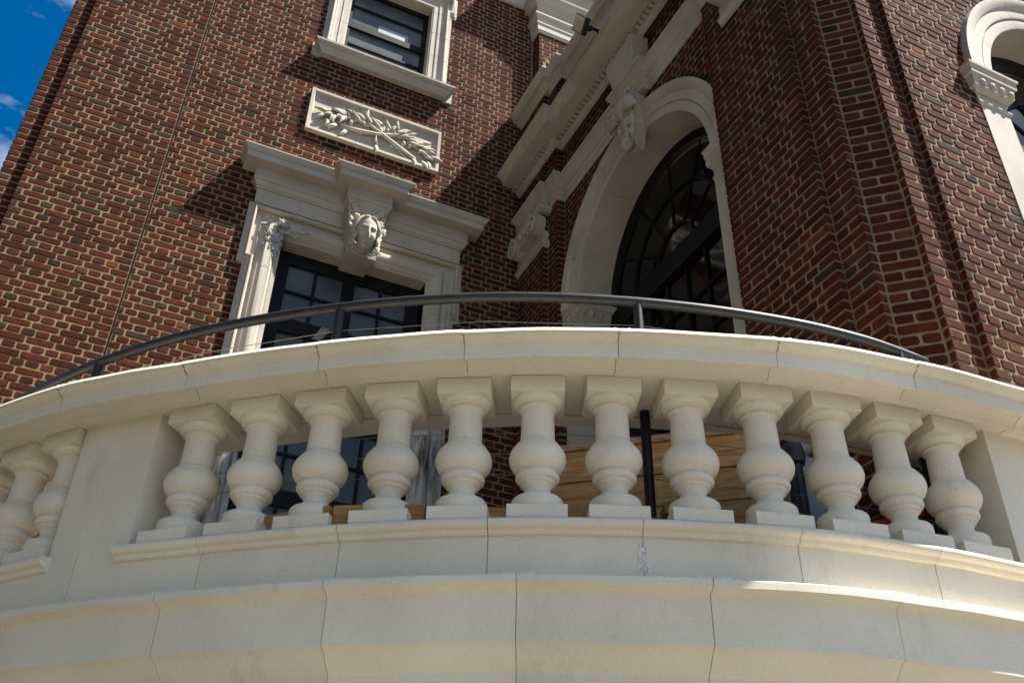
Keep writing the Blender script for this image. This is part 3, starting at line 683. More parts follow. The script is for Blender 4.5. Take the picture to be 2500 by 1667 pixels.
# upper cornice and blocking
cpath3 = [(3.228, 7.068), (3.228, 6.40), (3.284, 6.40), (3.284, 6.18), (3.35, 6.18), (3.35, 3.80), (3.29, 3.80), (3.29, 2.6)]
ucor = [(0, 8.30), (.02, 8.305), (.03, 8.33), (.06, 8.345), (.065, 8.365), (.11, 8.37), (.113, 8.41), (.125, 8.415), (.14, 8.44), (.15, 8.452), (.15, 8.468), (0, 8.48)]
uc = hsweep(cpath3, [(-a, b) for a, b in ucor], 'upper_cornice', M['stone'], W, autos=22)
MB().box(3.31, 3.37, 3.9, 5.48, 7.5, 8.30).obj('carved_frieze', M['stone'], W)
mb = MB()
for k in range(4):
    y = 5.25-k*.42
    pts = [(3.305, y+.17*(1-t/26)*cos(t*.5), 7.9+.26*(1-t/26)*sin(t*.5)) for t in range(24)]
    mb.tube(pts, [.03*(1-t/40) for t in range(24)], 7)
    mb.ball((3.30, y, 7.9), .03, .06, .07)
mb.obj('frieze_scroll', M['stone'], W, smooth=True)

# key block and acanthus console over the arch
KY = 4.90
v = []
for z, h, x in ((6.86, .17, 3.235), (7.245, .24, 3.19)): v += [(x, KY+h, z), (x, KY-h, z), (3.37, KY-h, z), (3.37, KY+h, z)]
kb = obj('key_block', v, [(0, 3, 2, 1), (4, 5, 6, 7), (0, 1, 5, 4), (1, 2, 6, 5), (2, 3, 7, 6), (3, 0, 4, 7)], M['stone'], W)
MB().add([(3.226-.004, KY+.13, 6.90), (3.226-.004, KY-.13, 6.90), (3.187, KY-.185, 7.21), (3.187, KY+.185, 7.21), (3.30, KY+.13, 6.90), (3.30, KY-.13, 6.90), (3.30, KY-.185, 7.21), (3.30, KY+.185, 7.21)],
         [(0, 1, 2, 3), (4, 7, 6, 5), (0, 4, 5, 1), (1, 5, 6, 2), (2, 6, 7, 3), (3, 7, 4, 0)]).obj('raised_field', M['stone'], kb)
v, f = sweep([(3.37, KY+.19), (3.30, KY+.19), (3.30, KY-.19), (3.37, KY-.19)][::1], [(0, 6.60)]+[(-a, b) for a, b in arcp[1:-1]]+[(0, 6.91)], plan)
obj('architrave_break', v, f, M['stone'], kb, autos=30)
MB().box(3.302, 3.37, KY-.188, KY+.188, 6.602, 6.90).obj('backing_block', M['stone'], kb)
# console body, S curved, tapering downward
cp = [(.0, .30, 6.61), (-.13, .16, 6.60), (-.15, .155, 6.54), (-.13, .145, 6.46), (-.09, .13, 6.37), (-.07, .115, 6.28), (-.07, .10, 6.20), (-.075, .08, 6.12), (-.06, .06, 6.06), (-.02, .04, 6.03)]
v = []; f = []
cp = [(d, h*.84, z) for d, h, z in cp]
for d, h, z in cp[1:]: v += [(3.33+d, KY+h, z), (3.33+d-.012, KY, z), (3.33+d, KY-h, z), (3.372, KY-h, z), (3.372, KY+h, z)]
n = len(cp)-1
for i in range(n-1):
    for j in range(5): f.append((i*5+j, i*5+(j+1) % 5, (i+1)*5+(j+1) % 5, (i+1)*5+j))
f.append((0, 1, 2, 3, 4)); f.append(tuple((n-1)*5+j for j in range(5)))
cons = obj('carved_console', v, f, M['stone'], W, autos=40)
for s in (-1, 1):
    MB().tube([(3.168+.004*t*.5, KY+s*(.135+.045*(1-t/20)*cos(t*.55)), 6.525+.055*(1-t/20)*sin(t*.55)) for t in range(18)], .015, 7).obj('volute', M['stone'], cons, smooth=True)
    MB().tube([(3.322+d, KY+s*(h-.008), z) for d, h, z in cp[2:-1]], .014, 7).obj('scroll_band', M['stone'], cons, smooth=True)
LB = mesh('acanthus_leaf', *leaf_mesh(.17, .062, .045, .1, 4, 16), M['stone'], True)
for yy, z, a, s in ((0, 6.52, 3.1, 1.2), (.07, 6.50, 2.7, 1.1), (-.07, 6.50, 3.6, 1.1), (0, 6.36, 3.14, 1.1), (.06, 6.33, 2.8, .9), (-.06, 6.33, 3.5, .9), (.10, 6.42, 2.2, .9), (-.10, 6.42, 4.1, .9), (0, 6.22, 3.14, .8), (.04, 6.2, 2.7, .7), (-.04, 6.2, 3.6, .7)):
    put_leaf(LB, cons, 3.190+(.04 if z < 6.42 else 0)+(.01 if z < 6.25 else 0), KY+yy, z+.04, a, s, face='B', tiltx=-.15, name='acanthus_leaf')
mb = MB(); mb.ball((3.225, KY, 6.05), .055, .06, .075, 12, 9)
for k in range(10): mb.ball((3.19+.01*(k % 3), KY-.05+.025*(k % 5), 6.02+.035*(k//5)), .018, .018, .02, 8, 6)
mb.obj('bud', M['stone'], cons, smooth=True)

# ionic capital of the corner pilaster, and of the near pier
def capital(yb0, yb1, xf, parent, ret):
    c = hsweep([(xf, yb0), (xf, yb1)]+ret, [(0, 6.545), (-.05, 6.545), (-.055, 6.56), (-.075, 6.565), (-.08, 6.605), (0, 6.607)], 'pilaster_capital', M['stone'], parent)
    hsweep([(xf, yb0), (xf, yb1)]+ret, [(0, 6.12), (-.018, 6.12), (-.02, 6.14), (-.035, 6.15), (-.04, 6.18), (-.028, 6.19), (-.025, 6.21), (-.012, 6.22), (-.01, 6.34), (0, 6.35)], 'necking', M['stone'], c, autos=40)
    MB().box(xf-.085, xf, yb1+.02, yb0-.03, 6.34, 6.545).obj('echinus', M['stone'], c)
    for yc in (yb1+.06, yb0-.10):
        pts = [(xf-.112, yc+.115*(1-t/40)*cos(-t*.42+1.6), 6.42+.125*(1-t/40)*sin(-t*.42+1.6)) for t in range(38)]
        MB().tube(pts, [.018*(1-t/60) for t in range(38)], 7).ball((xf-.11, yc, 6.42), .022, .03, .03).obj('volute', M['stone'], c, smooth=True)
        n = 24; v = [(xf-.10, yc+.115*cos(2*pi*j/n), 6.42+.12*sin(2*pi*j/n)) for j in range(n)]+[(xf+.0, yc+.115*cos(2*pi*j/n), 6.42+.12*sin(2*pi*j/n)) for j in range(n)]
        obj('volute_disc', v, [tuple(range(n)), tuple(range(n, 2*n))[::-1]]+[(j, (j+1) % n, n+(j+1) % n, n+j) for j in range(n)], M['stone'], c, autos=40)
    w = yb0-.1-yb1-.06; k = max(2, int(w/.085))
    for i in range(k):
        MB().ball((xf-.10, yb1+.06+w*(i+.5)/k+.0, 6.45), .035, .026, .05, 10, 8).obj('egg', M['stone'], c, smooth=True)
    return c
capital(7.068, 6.49, 3.228, W, [(3.284, 6.49)])
capital(3.60, 3.02, 3.29, W, [(3.345, 3.02)])

# ------------------------------------------------------------------ arch surround (revolved about the x axis)
aprof = [(1.02, .40), (1.02, -.008), (1.03, -.012), (1.095, -.014), (1.10, -.006), (1.108, -.006), (1.112, -.022), (1.125, -.026), (1.19, -.027), (1.195, -.034), (1.21, -.044), (1.235, -.052), (1.25, -.058), (1.28, -.060), (1.28, .02)]
def arch(to3, name, parent, n=18, segs=((0, 180),)):
    k = len(aprof)
    for a0, a1 in segs:
        v = []; f = []
        for i in range(n+1):
            a = R(a0+(a1-a0)*i/n)
            for r, d in aprof: v.append(to3(r*cos(a), r*sin(a), d))
        for i in range(n):
            for j in range(k): f.append((i*k+j, i*k+(j+1) % k, (i+1)*k+(j+1) % k, (i+1)*k+j))
        f.append(tuple(range(k))); f.append(tuple(n*k+j for j in range(k)))
        obj(name, v, f, M['stone'], parent, autos=35)
toB = lambda u, z, d: (3.366+d, ARY+u, ARZ+z)
toF = lambda u, z, d: (HXY[0]+u, 2.596+d, HXY[1]+z)
segs = [(0, 24.85), (25.0, 59.9), (60.05, 89.9), (90.05, 119.9), (120.05, 154.9), (155.05, 180)]
arch(toB, 'arch_stone', W, 10, segs); arch(toF, 'arch_stone', W, 10, segs)
def impost(to3, W_):
    for s in (-1, 1):
        u0, u1 = 1.02*s, 1.27*s
        path = [(u0, .40), (u0, 0), (u1, 0), (u1, .03)]
        prof = [(0, -.30), (.014, -.30), (.022, -.285), (.022, -.27), (.006, -.262), (.006, -.20), (.02, -.195), (.026, -.18), (.05, -.165), (.06, -.10), (.062, -.085), (.075, -.08), (.078, -.03), (.09, -.02), (.092, 0), (0, .002)]
        pf = [(-a*s*(.58 if to3 is toB else 1), b) for a, b in prof]
        v = []; vv, f = sweep(path, pf, lambda x, y, b: to3(x, b, y))
        im = obj('impost', vv, f, M['stone'], W_, autos=40)
        c3 = lambda u, d: to3(u, -.135, d)
        for i in range(4): MB().ball(c3(s*(1.00+.083*i), -.026 if to3 is toB else -.050), .026, .026, .036, 9, 7).obj('egg', M['stone'], im, smooth=True)
        for i in range(4): MB().ball(c3(s*(1.02-(.026 if to3 is toB else .050)), .03+.085*i), .026, .026, .036, 9, 7).obj('egg', M['stone'], im, smooth=True)
        # jamb below
        jb = [to3(u0, -6.8, -.010), to3(u1, -6.8, -.010), to3(u1, -.30, -.010), to3(u0, -.30, -.010), to3(u0, -6.8, .4), to3(u1, -6.8, .4), to3(u1, -.30, .4), to3(u0, -.30, .4)]
        obj('jamb', jb, [(0, 1, 2, 3), (4, 7, 6, 5), (0, 4, 5, 1), (1, 5, 6, 2), (2, 6, 7, 3), (3, 7, 4, 0)], M['stone'], W_)
impost(toB, W); impost(toF, W)
def archwin(to3, d0, parent, ucs, name='window_frame'):
    mb = MB()
    def bx(u0, u1, z0, z1, a, b):
        q = [to3(u0, z0, a), to3(u1, z0, a), to3(u1, z1, a), to3(u0, z1, a), to3(u0, z0, b), to3(u1, z0, b), to3(u1, z1, b), to3(u0, z1, b)]
        mb.add(q, [(0, 1, 2, 3), (4, 7, 6, 5), (0, 4, 5, 1), (1, 5, 6, 2), (2, 6, 7, 3), (3, 7, 4, 0)])
    def ring(r0, r1, a, b, n=30):
        v = []; f = []
        for i in range(n+1):
            t = pi*i/n
            for r, d in ((r0, a), (r1, a), (r1, b), (r0, b)): v.append(to3(r*cos(t), r*sin(t), d))
        for i in range(n):
            for j in range(4): f.append((i*4+j, i*4+(j+1) % 4, (i+1)*4+(j+1) % 4, (i+1)*4+j))
        mb.add(v, f)
    bx(-1.02, 1.02, -.30, -.10, d0-.03, d0+.06)
    ring(.93, 1.03, d0-.01, d0+.05); bx(-1.02, -.94, -3.8, -.1, d0-.01, d0+.05); bx(.94, 1.02, -3.8, -.1, d0-.01, d0+.05)
    bx(-1.02, 1.02, -.11, -.06, d0-.01, d0+.05)
    fr = mb.obj(name, M['black'], parent); mb = MB()
    def ring2(r0, r1, a, b, n=30):
        v = []; f = []
        for i in range(n+1):
            t = pi*i/n
            for r, d in ((r0, a), (r1, a), (r1, b), (r0, b)): v.append(to3(r*cos(t), r*sin(t)-.08, d))
        for i in range(n):
            for j in range(4): f.append((i*4+j, i*4+(j+1) % 4, (i+1)*4+(j+1) % 4, (i+1)*4+j))
        mb.add(v, f)
    ring2(.62, .645, d0, d0+.03); ring2(.25, .275, d0, d0+.03)
    for k in range(1, 6):
        t = pi*k/6
        p0 = Vector(to3(.26*cos(t), .26*sin(t)-.08, d0+.015)); p1 = Vector(to3(.96*cos(t), .96*sin(t)-.05, d0+.015))
        mb.tube([p0, p1], .011, 6)
    for u in ucs: 
        q = (u-.011, u+.011)
        v = [to3(q[0], -3.8, d0), to3(q[1], -3.8, d0), to3(q[1], -.3, d0), to3(q[0], -.3, d0), to3(q[0], -3.8, d0+.03), to3(q[1], -3.8, d0+.03), to3(q[1], -.3, d0+.03), to3(q[0], -.3, d0+.03)]
        mb.add(v, [(0, 1, 2, 3), (4, 7, 6, 5), (0, 4, 5, 1), (1, 5, 6, 2), (2, 6, 7, 3), (3, 7, 4, 0)])
    for z in (-.68, -1.06, -1.44, -1.9, -2.3, -2.7, -3.1):
        v = [to3(-.94, z-.011, d0-.001), to3(.94, z-.011, d0-.001), to3(.94, z+.011, d0-.001), to3(-.94, z+.011, d0-.001), to3(-.94, z-.011, d0+.031), to3(.94, z-.011, d0+.031), to3(.94, z+.011, d0+.031), to3(-.94, z+.011, d0+.031)]
        mb.add(v, [(0, 1, 2, 3), (4, 7, 6, 5), (0, 4, 5, 1), (1, 5, 6, 2), (2, 6, 7, 3), (3, 7, 4, 0)])
    mb.obj('glazing_bars', M['black'], fr)
    us_ = [-.94]+list(ucs)+[.94]; zs_ = [-.30, -.68, -1.06, -1.44, -1.9, -2.3, -2.7, -3.1, -3.8]
    for i in range(len(us_)-1):
        for j in range(len(zs_)-1):
            t = random.uniform(-.0035, .0035); s = random.uniform(-.0035, .0035)
            q = [to3(us_[i], zs_[j+1], d0+.02+t), to3(us_[i+1], zs_[j+1], d0+.02-t), to3(us_[i+1], zs_[j], d0+.02-t+s), to3(us_[i], zs_[j], d0+.02+t+s)]
            q += [to3(us_[i], zs_[j+1], d0+.026), to3(us_[i+1], zs_[j+1], d0+.026), to3(us_[i+1], zs_[j], d0+.026), to3(us_[i], zs_[j], d0+.026)]
            obj('pane', q, [(0, 1, 2, 3), (4, 7, 6, 5), (0, 4, 5, 1), (1, 5, 6, 2), (2, 6, 7, 3), (3, 7, 4, 0)], M['darkglass'], fr)
    for k in range(6):
        for r0, r1 in ((0, .26), (.26, .63), (.63, .95)):
            t0, t1 = pi*k/6, pi*(k+1)/6; v = []; sgm = 5; w = 0
            for i in range(sgm+1):
                t = t0+(t1-t0)*i/sgm
                for r in (r0, r1): v.append(to3(r*cos(t), r*sin(t)-.08, d0+.02+w*(r-r0)*3))
            obj('fan_pane', v, [(2*i, 2*i+1, 2*i+3, 2*i+2) for i in range(sgm)], M['darkglass'], fr)
archwin(toB, .335, W, (-.64, -.375, -.11, .155, .42, .68))
archwin(toF, .28, W, (-.64, -.375, -.11, .155, .42, .68))

# ================================================================== BALCONY
BAL = thing('stone_balcony', 'curved cream cast stone balcony parapet with fat turned balusters across the foreground', 'balcony')
cap = [(4.900, 2.000), (4.902, 2.057), (4.908, 2.058), (4.909, 2.062), (4.920, 2.065), (4.932, 2.073), (4.937, 2.081), (4.949, 2.082), (4.950, 2.086), (4.938, 2.106), (4.64, 2.118), (4.36, 2.10), (4.34, 2.06), (4.34, 2.022), (4.770, 2.020),
       (4.779, 2.014), (4.781, 2.003), (4.797, 2.002), (4.800, 2.010), (4.812, 2.024), (4.832, 2.034), (4.855, 2.036), (4.874, 2.028), (4.884, 2.014), (4.886, 2.000)]
jc = [-24]+[-17.9, -11.0, -4.2, 2.6, 9.4, 16.15, 23.15, 29.9, 36.65, 43.42, 50.55, 57.4, 64.2, 71, 77.8, 84.6, 89.5]
g = .016
rj = random.Random(11)
for a, b in zip(jc, jc[1:]):
    dz = rj.uniform(-.0015, .0015); dr = rj.uniform(-.0015, .0015)
    v, f = arc([(r+dr, z+dz) for r, z in cap], a+g, b-g, 8); obj('cap_stone', v, f, M['cast'], BAL, autos=28)
small = [(r-.003 if r > 4.6 else r+.005, z+(.004 if z < 2.06 else -.004)) for r, z in cap]
for a in jc[1:-1]:
    v, f = arc(small, a-g-.01, a+g+.01, 1); jo = obj('joint_mortar', v, f, M['joint'], BAL)
    mb = MB(); s = rj.uniform(.8, 1.3)
    for q0, q1 in ((-.62*s, -.04), (.04, .55*s)):
        n_ = 9; mb.tube([pol(4.930+.003*sin(k), a+q0+(q1-q0)*k/n_, 2.101+.0015*sin(k*1.7+a)) for k in range(n_+1)], [.0025+.0065*sin(pi*min(1, (k+.7)/(n_+.9)))**.5 for k in range(n_+1)], 8)
    mb.obj('sealant', M['sealant'], jo, smooth=True)
# rail base, torus, plinth course
base = [(4.745, 1.370), (4.737, 1.364), (4.722, 1.362), (4.720, 1.203), (4.715, 1.195), (4.40, 1.195), (4.40, 1.425), (4.60, 1.4251), (4.72, 1.4255)]
torus = [(4.722, 1.364), (4.737, 1.365), (4.743, 1.371), (4.746, 1.382), (4.753, 1.383), (4.764, 1.386), (4.771, 1.392), (4.774, 1.400), (4.772, 1.409), (4.766, 1.416), (4.755, 1.4205), (4.74, 1.4225), (4.60, 1.426), (4.60, 1.364)]
plain = [(4.720, 1.425), (4.720, 1.203), (4.715, 1.195), (4.40, 1.195), (4.40, 1.425)]
jb = [-24, -18, -11.3, -4.5, 2.2, 8.86, 15.49, 22.2, 28.74, 35.33, 42.09, 48.98, 55.6, 62.3, 69, 75.7, 82.4, 89.5]
for a, b in zip(jb, jb[1:]):
    dr = rj.uniform(-.0012, .0012)
    v, f = arc([(r+dr, z) for r, z in plain], a+g, b-g, 8); obj('base_stone', v, f, M['cast'], BAL, autos=28)
for a in jb[1:-1]:
    v, f = arc([(r-.004 if r > 4.6 else r, z) for r, z in plain], a-g-.02, a+g+.02, 1); obj('joint_mortar', v, f, M['efflor'] if abs(a-22.2) < .1 else M['joint'], BAL)
# lime bloom below one joint
mb = MB()
for k in range(60):
    zz = 1.215+rj.random()**1.3*.13; w = .28*(1.25-(zz-1.2)*5)
    q = pol(4.7205, 22.2+rj.uniform(-w, w), zz); mb.ball(q, .005, .0035, rj.uniform(.004, .012), 6, 4)
mb.obj('lime_bloom', M['efflor'], BAL)
peds = [(46.2, 50.9), (-1.1, 3.6), (86.0, 89.4)]
runs = [(3.65, 46.15), (50.95, 85.9), (-24, -1.15)]
for lo, hi in runs:
    cuts = sorted({lo, hi, *[a for a in jb if lo < a < hi]})
    for a, b in zip(cuts, cuts[1:]):
        v, f = arc(torus, a+(g if a > lo else -.35), b-(g if b < hi else -.35), 8); obj('torus_moulding', v, f, M['cast'], BAL, autos=40)
for a, b in peds:
    v, f = arc([(4.718, 1.4255), (4.718, 2.021), (4.53, 2.021), (4.53, 1.4255)], a, b, 5); obj('pedestal', v, f, M['cast'], BAL, autos=30)
low = [(4.792, 1.2005), (4.80, 1.194), (4.801, 1.168), (4.788, 1.166), (4.772, 1.160), (4.758, 1.156), (4.752, 1.153), (4.750, .985), (4.742, .983), (4.725, .976), (4.706, .962), (4.688, .943), (4.672, .930), (4.656, .920), (4.650, .912), (4.648, .875), (4.62, .872), (4.2, .87), (4.2, 1.19), (4.70, 1.203)]
jl = [-24, -19.6, -12, -4.1, 3.7, 11.66, 19.62, 27.46, 35.43, 43.33, 51.83, 59.8, 67.7, 75.5, 83.4, 89.5]
for a, b in zip(jl, jl[1:]):
    dr = rj.uniform(-.0015, .0015)
    v, f = arc([(r+dr, z) for r, z in low], a+g, b-g, 9); obj('ledge_stone', v, f, M['cast'], BAL, autos=28)
for a in jl[1:-1]:
    v, f = arc([(r-.004 if r > 4.6 else r, z-(.003 if z > 1.18 else 0)) for r, z in low], a-g-.03, a+g+.03, 1); jo = obj('joint_mortar', v, f, M['joint'], BAL)
    mb = MB()
    for q0, q1 in ((-.75, -.03), (.03, .7)):
        n_ = 9; mb.tube([pol(4.790+.002*sin(k), a+q0+(q1-q0)*k/n_, 1.1995+.001*sin(k*1.7+a)) for k in range(n_+1)], [.0015+.0045*sin(pi*min(1, (k+.7)/(n_+.9)))**.5 for k in range(n_+1)], 8)
    mb.obj('sealant', M['sealant'], jo, smooth=True)
v, f = arc([(4.60, .873), (4.60, -1.6), (4.2, -1.6), (4.2, .873)], -24, 89.5, 90); obj('drum_wall', v, f, M['cast'], BAL, autos=30)

# balusters
bp = [(.094, 0), (.096, .02), (.095, .050), (.090, .056), (.076, .060), (.064, .067), (.055, .077), (.049, .089), (.048, .097), (.052, .107), (.058, .114), (.0605, .118), (.066, .120), (.0675, .126), (.067, .131), (.075, .133), (.081, .140), (.083, .149), (.081, .158), (.075, .164),
      (.072, .167), (.082, .173), (.095, .186), (.104, .202), (.1085, .220), (.107, .238), (.101, .255), (.093, .267), (.087, .272), (.084, .2735), (.0835, .281), (.080, .2825), (.077, .287), (.070, .293), (.0665, .302), (.0655, .32), (.0635, .40), (.062, .424), (.064, .430),
      (.070, .432), (.073, .437), (.071, .443), (.067, .445), (.069, .448), (.080, .450), (.090, .456), (.097, .464), (.100, .473), (.0995, .4745)]
def lathe(prof, n=40):
    v = [(r*cos(2*pi*j/n), r*sin(2*pi*j/n), z) for r, z in prof for j in range(n)]; f = []
    for i in range(len(prof)-1):
        for j in range(n): f.append((i*n+j, i*n+(j+1) % n, (i+1)*n+(j+1) % n, (i+1)*n+j))
    return v, f
bm_ = mesh('baluster', *lathe(bp), M['cast'], autos=48)
def blk(w, z0, z1, b=.003):
    h = w/2; v = []; 
    for hh, z in ((h-b, z0), (h, z0+b), (h, z1-b), (h-b, z1)): v += [(-hh, -hh, z), (hh, -hh, z), (hh, hh, z), (-hh, hh, z)]
    f = [(0, 3, 2, 1), (12, 13, 14, 15)]
    for i in range(3):
        for j in range(4): f.append((i*4+j, i*4+(j+1) % 4, (i+1)*4+(j+1) % 4, (i+1)*4+j))
    return v, f
pm = mesh('plinth', *blk(.217, -.0515, 0), M['cast']); am = mesh('abacus', *blk(.208, .4745, .5415, .002), M['cast'])
angs = [44.28, 40.72, 37.23, 33.65, 30.13, 26.66, 23.13, 19.54, 15.99, 12.5, 9.09, 5.79]+[52.5+3.52*i for i in range(10)]+[-3.0-3.5*i for i in range(6)]
for p in angs:
    x, y, z = pol(4.637, p, 1.477); j = random.uniform(-.4, .4)
    b = inst('baluster', bm_, BAL, (x, y, z), (0, 0, R(-p+j)))
    inst('plinth', pm, b, (0, 0, 0)); inst('abacus', am, b, (0, 0, 0))

# ================================================================== RAILING
RA = thing('metal_railing', 'dark curved steel pipe rail on posts with thin wires behind the stone parapet', 'railing')
RT = [(2.0, 4.395), (6.5, 4.435), (10.6, 4.456), (15.2, 4.469), (21.2, 4.485), (26.5, 4.499), (29.4, 4.505), (38.3, 4.509), (47, 4.519), (55.2, 4.52), (90, 4.53)]
def rr(p):
    for (a, u), (b, v) in zip(RT, RT[1:]):
        if a <= p <= b: return u+(v-u)*(p-a)/(b-a)
    return RT[0][1]
def rp_(p, z, dr=0): a = R(p); r = rr(p)+dr; return (CX-r*sin(a), CY-r*cos(a), z)
MB().tube([rp_(2.0+i*1.0, 2.582) for i in range(0, 86)], .0235, 16).ball(rp_(2.0, 2.582), .023, .0235, .0235, 12, 8).obj('handrail', M['steel'], RA, smooth=True)
for p in (4.2, 21.1, 38.1, 55.4, 72.5):
    MB().tube([rp_(p, 1.40), rp_(p, 2.58)], .021, 16).tube([rp_(p, 1.40), rp_(p, 1.408)], .05, 16).obj('post', M['steel'], RA, autos=50)
for k in range(9):
    z = 2.455-k*.092; mb = MB()
    ps = [2.5, 4.2, 21.1, 38.1, 55.4, 72.5, 86]
    for a, b in zip(ps, ps[1:]):
        mb.tube([rp_(a, z), tuple((Vector(rp_(a, z))+Vector(rp_(b, z)))/2-Vector((0, 0, .004))) if False else rp_((a+b)/2, z-.003, -.0), rp_(b, z)], .0016, 5)
    mb.obj('wire', M['cable'], RA)

# ================================================================== TERRACE CLUTTER
PS = thing('plank_screen', 'orange brown timber plank screen with weathered top rail standing behind the balusters', 'screen')
p0, p1 = Vector((2.03, 3.985, 0)), Vector((2.90, 3.24, 0)); d = (p1-p0).normalized(); nn = Vector((d.y, -d.x, 0))
if nn.y > 0: nn = -nn
L = (p1-p0).length
for i in range(10):
    z = 1.50+i*.087; j = random.uniform(-.004, .004)
    MB().obox((p0+p1)/2+Vector((0, 0, z+.042))+nn*j, d*(L/2+random.uniform(-.01, .01)), nn*.012, Vector((0, 0, .0415))).obj('plank', M['wood'], PS)
MB().obox((p0+p1)/2+Vector((0, 0, 2.385))+nn*.0, d*(L/2+.02), nn*.035, Vector((0, 0, .018))).obj('top_rail', M['oldwood'], PS)
for t in (.02, .5, .98): MB().obox(p0+(p1-p0)*t+Vector((0, 0, 1.90))-nn*.05, d*.02, nn*.036, Vector((0, 0, .49))).obj('batten', M['oldwood'], PS)
bmz = [(.30, 3.85), (.555, 3.569), (.788, 3.313), (1.089, 3.142), (1.366, 3.04), (1.70, 2.91), (2.10, 2.80), (2.5, 2.74)]
TB = thing('timber_kerb', 'low line of yellow brown boards laid end to end along the foot of the parapet', 'timber')
for i, (a, b) in enumerate(zip(bmz, bmz[1:])):
    a = Vector((*a, 0)); b = Vector((*b, 0)); d = (b-a).normalized(); n_ = Vector((d.y, -d.x, 0))
    MB().obox((a+b)/2+Vector((0, 0, 1.447+.003*(i % 2))), d*((b-a).length/2-.003), n_*.045, Vector((0, 0, .072))).obj('board', M['wood'], TB)
OB = thing('wood_offcut', 'short pale timber offcut lying tilted beside the rail post', 'timber')
MB().obox(Vector((1.985, 2.83, 1.575)), Vector((.055, -.02, .006)), Vector((.012, .035, 0)), Vector((0, 0, .018))).obj('board', M['wood'], OB)
OB2 = thing('wood_offcut', 'flat striped timber offcut near the bollard, right of the plank screen', 'timber')
MB().obox(Vector((2.36, 2.72, 1.57)), Vector((.08, -.03, 0)), Vector((.015, .05, 0)), Vector((0, 0, .014))).obj('board', M['wood'], OB2)
def bollard(x, y, zt, r, label):
    b = thing('black_bollard', label, 'bollard')
    n = 24; v = []; f = []
    prof = [(r*1.25, 1.40), (r*1.25, 1.45), (r, 1.47), (r, zt-.12), (r*1.3, zt-.115), (r*1.45, zt-.09), (r*1.45, zt-.05), (r*1.2, zt-.015), (r*.6, zt), (.001, zt+.002)]
    for rr_, z in prof:
        for j in range(n):
            k = rr_*(1-.10*(j % 2)) if 1.47 <= z <= zt-.12 else rr_
            v.append((x+k*cos(2*pi*j/n), y+k*sin(2*pi*j/n), z))
    for i in range(len(prof)-1):
        for j in range(n): f.append((i*n+j, i*n+(j+1) % n, (i+1)*n+(j+1) % n, (i+1)*n+j))
    obj('post_body', v, f, M['steel'], b, autos=30)
bollard(2.90, 3.16, 2.26, .040, 'fluted black bollard with rounded top, tied with red tape, seen between balusters')
bollard(3.385, 2.86, 2.20, .045, 'second black bollard nearer the right pedestal, behind the last balusters')
CT = thing('barrier_tape', 'red barrier tape sagging between the two black bollards', 'tape')
def ribbon(pts, w, name):
    v = []; f = []
    for i, q in enumerate(pts):
        q = Vector(q); tw = .6*sin(i*1.1); u = Vector((sin(tw)*.3, sin(tw)*.5, cos(tw))).normalized()*w; th = Vector((.0008, -.0008, 0))
        v += [q-u-th, q+u-th, q+u+th, q-u+th]
    for i in range(len(pts)-1):
        for j in range(4): f.append((i*4+j, i*4+(j+1) % 4, (i+1)*4+(j+1) % 4, (i+1)*4+j))
    obj(name, v, f, M['redtape'], CT)
ribbon([(2.55+.034*i, 2.86+.03*i, 1.84-.055*sin(i/10*pi)-.005*i) for i in range(11)], .010, 'tape_strip')
ribbon([(2.58+.04*i, 2.84-.004*i, 1.70-.022*i) for i in range(9)], .018, 'tape_strip')
ribbon([(2.95+.044*i, 3.08-.025*i, 1.80+.10*(i/10)**2) for i in range(11)], .016, 'tape_strip')
ribbon([(3.02+.012*sin(i), 2.98, 1.90-.03*i) for i in range(8)], .014, 'tape_strip')
EB = thing('equipment_box', 'grey sheet metal box with louvred side by the wing wall, behind the right balusters', 'box')
MB().obox(Vector((3.12, 3.42, 1.93)), Vector((.20, -.06, 0)), Vector((.04, .14, 0)), Vector((0, 0, .36))).obj('casing', M['greymetal'], EB)
for k in range(6): MB().obox(Vector((3.085, 3.28, 1.62+k*.055)), Vector((.17, -.05, 0)), Vector((.003, .010, 0)), Vector((0, 0, .012))).obj('louvre', M['steel'], EB)
DP = thing('drain_pipe', 'pale grey pipe rising diagonally behind the balusters by the bollard', 'pipe')
MB().tube([(2.72, 3.50, 1.9), (2.86, 3.36, 2.12), (3.10, 3.30, 2.36), (3.22, 3.30, 2.42)], .055, 16).obj('pipe_run', M['greymetal'], DP, smooth=True)

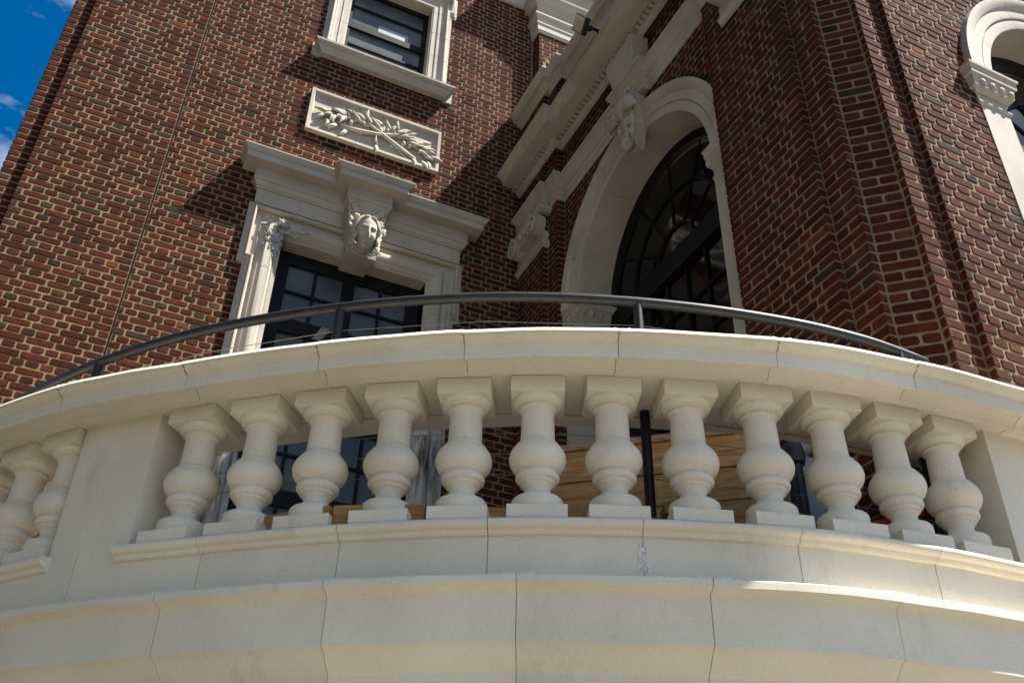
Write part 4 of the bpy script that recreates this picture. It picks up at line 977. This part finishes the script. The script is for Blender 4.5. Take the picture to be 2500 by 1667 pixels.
# ================================================================== TREES added out of view on the left to block sky light from the wing
M['leaf'] = mat('tree_leaves', [(.3, (.030, .050, .014)), (.7, (.06, .09, .028))], nscale=2, rough=.8)
M['bark'] = mat('bark', [(.3, (.05, .04, .03)), (.7, (.10, .08, .06))], nscale=12, rough=.95, bump=.8, bscale=30)
def tree(x, y, h, r, label, seed):
    T = thing('sky_block_tree', label, 'tree', 'unseen trees added to shade the wing'); rn = random.Random(seed)
    mb = MB(); mb.tube([(x, y, -1.6), (x+.1, y, h*.25), (x, y+.1, h*.5), (x+.2, y, h*.8)], [.38, .3, .2, .06], 10)
    for k in range(9):
        a = k*2.4; z = h*(.2+.07*k); mb.tube([(x, y, z), (x+cos(a)*r*.4, y+sin(a)*r*.4, z+1), (x+cos(a)*r*.75, y+sin(a)*r*.75, z+1.6)], [.12, .08, .03], 6)
    mb.obj('trunk', M['bark'], T)
    v = []; f = []
    for c in range(150):
        d = Vector((rn.gauss(0, 1), rn.gauss(0, 1), rn.gauss(0, 1))).normalized()*(rn.random()**.45)
        q = Vector((x+d.x*r, y+d.y*r, h*.56+d.z*h*.42)); cr = rn.uniform(.5, 1.0)
        for l in range(46):
            e = Vector((rn.gauss(0, 1), rn.gauss(0, 1), rn.gauss(0, .7))); e = e.normalized()*cr*rn.random()**.4; p = q+e
            a = Vector((rn.gauss(0, 1), rn.gauss(0, 1), rn.gauss(0, 1))).normalized()*.20; b = a.orthogonal().normalized()*.12
            n = len(v); v += [p-a, p+b, p+a, p-b]; f.append((n, n+1, n+2, n+3))
    me = bpy.data.meshes.new('crown'); me.from_pydata([tuple(q) for q in v], [], f); me.materials.append(M['leaf'])
    o = bpy.data.objects.new('crown', me); COL.objects.link(o); o.parent = T
for i, (x, y, h, r) in enumerate([(-7.5, -3.0, 17, 4.4), (-6.9, 1.5, 18, 4.4), (-7.2, 5.6, 17.5, 4.2), (-12, -1, 21, 5), (-12.5, 4.5, 21, 5)]):
    tree(x, y, h, r, ['unseen tree added to block sky light, near end of the front row', 'unseen tree added to block sky light, middle of the front row', 'unseen tree added to block sky light, facade end of the front row', 'taller unseen tree added to block sky light, near end of the back row', 'taller unseen tree added to block sky light, facade end of the back row'][i], 20+i)

# ================================================================== FLOODLIGHT
FL = thing('floodlight', 'small square floodlight with orange chip on a short arm from the stone cornice', 'lamp')
Cn = Vector((2.83, 4.93, 7.30))
def ray(px, py): return (fw+(px-1250)/FPX*rt2-(py-833.5)/FPX*up2)
def hit_x(px, py, x): r = ray(px, py); return r*(x/r.x)
c = hit_x(1413.5, 58.5, 2.83); tl = hit_x(1413, 34, 2.83); tr = hit_x(1437.5, 47, 2.80); bl = hit_x(1390, 69, 2.86)
ax = (tr-tl)/2; ay = (tl-bl)/2; ay = ay-ax*ay.dot(ax)/ax.dot(ax); nrm = ax.cross(ay).normalized()
if nrm.dot(c) > 0: nrm = -nrm
MB().obox(c-nrm*.02, ax, ay, nrm*.022).obj('housing', M['steel'], FL)
MB().obox(c+nrm*.004, ax*.84, ay*.86, nrm*.004).obj('lens', M['lens'], FL)
MB().obox(c+nrm*.010, ax*.3, ay*.3, nrm*.002).obj('led_chip', M['led'], FL)
e = Vector((3.045, 4.95, 7.495))
MB().tube([c-nrm*.04+ax*.3, c-nrm*.05+ax*1.1, c*.45+e*.55+Vector((0, 0, .01)), e], .016, 8).ball(tuple(c-nrm*.05+ax*1.1), .03, .03, .03).tube([tuple(e), tuple(e+Vector((0, 0, -.03)))], .03, 10).obj('arm', M['steel'], FL, smooth=True)

# ------------------------------------------------------------------ lift the whole place so that the ground is z = 0
for o in list(COL.objects):
    if o.parent is None and o not in (cam, so): o.location.z += LIFT
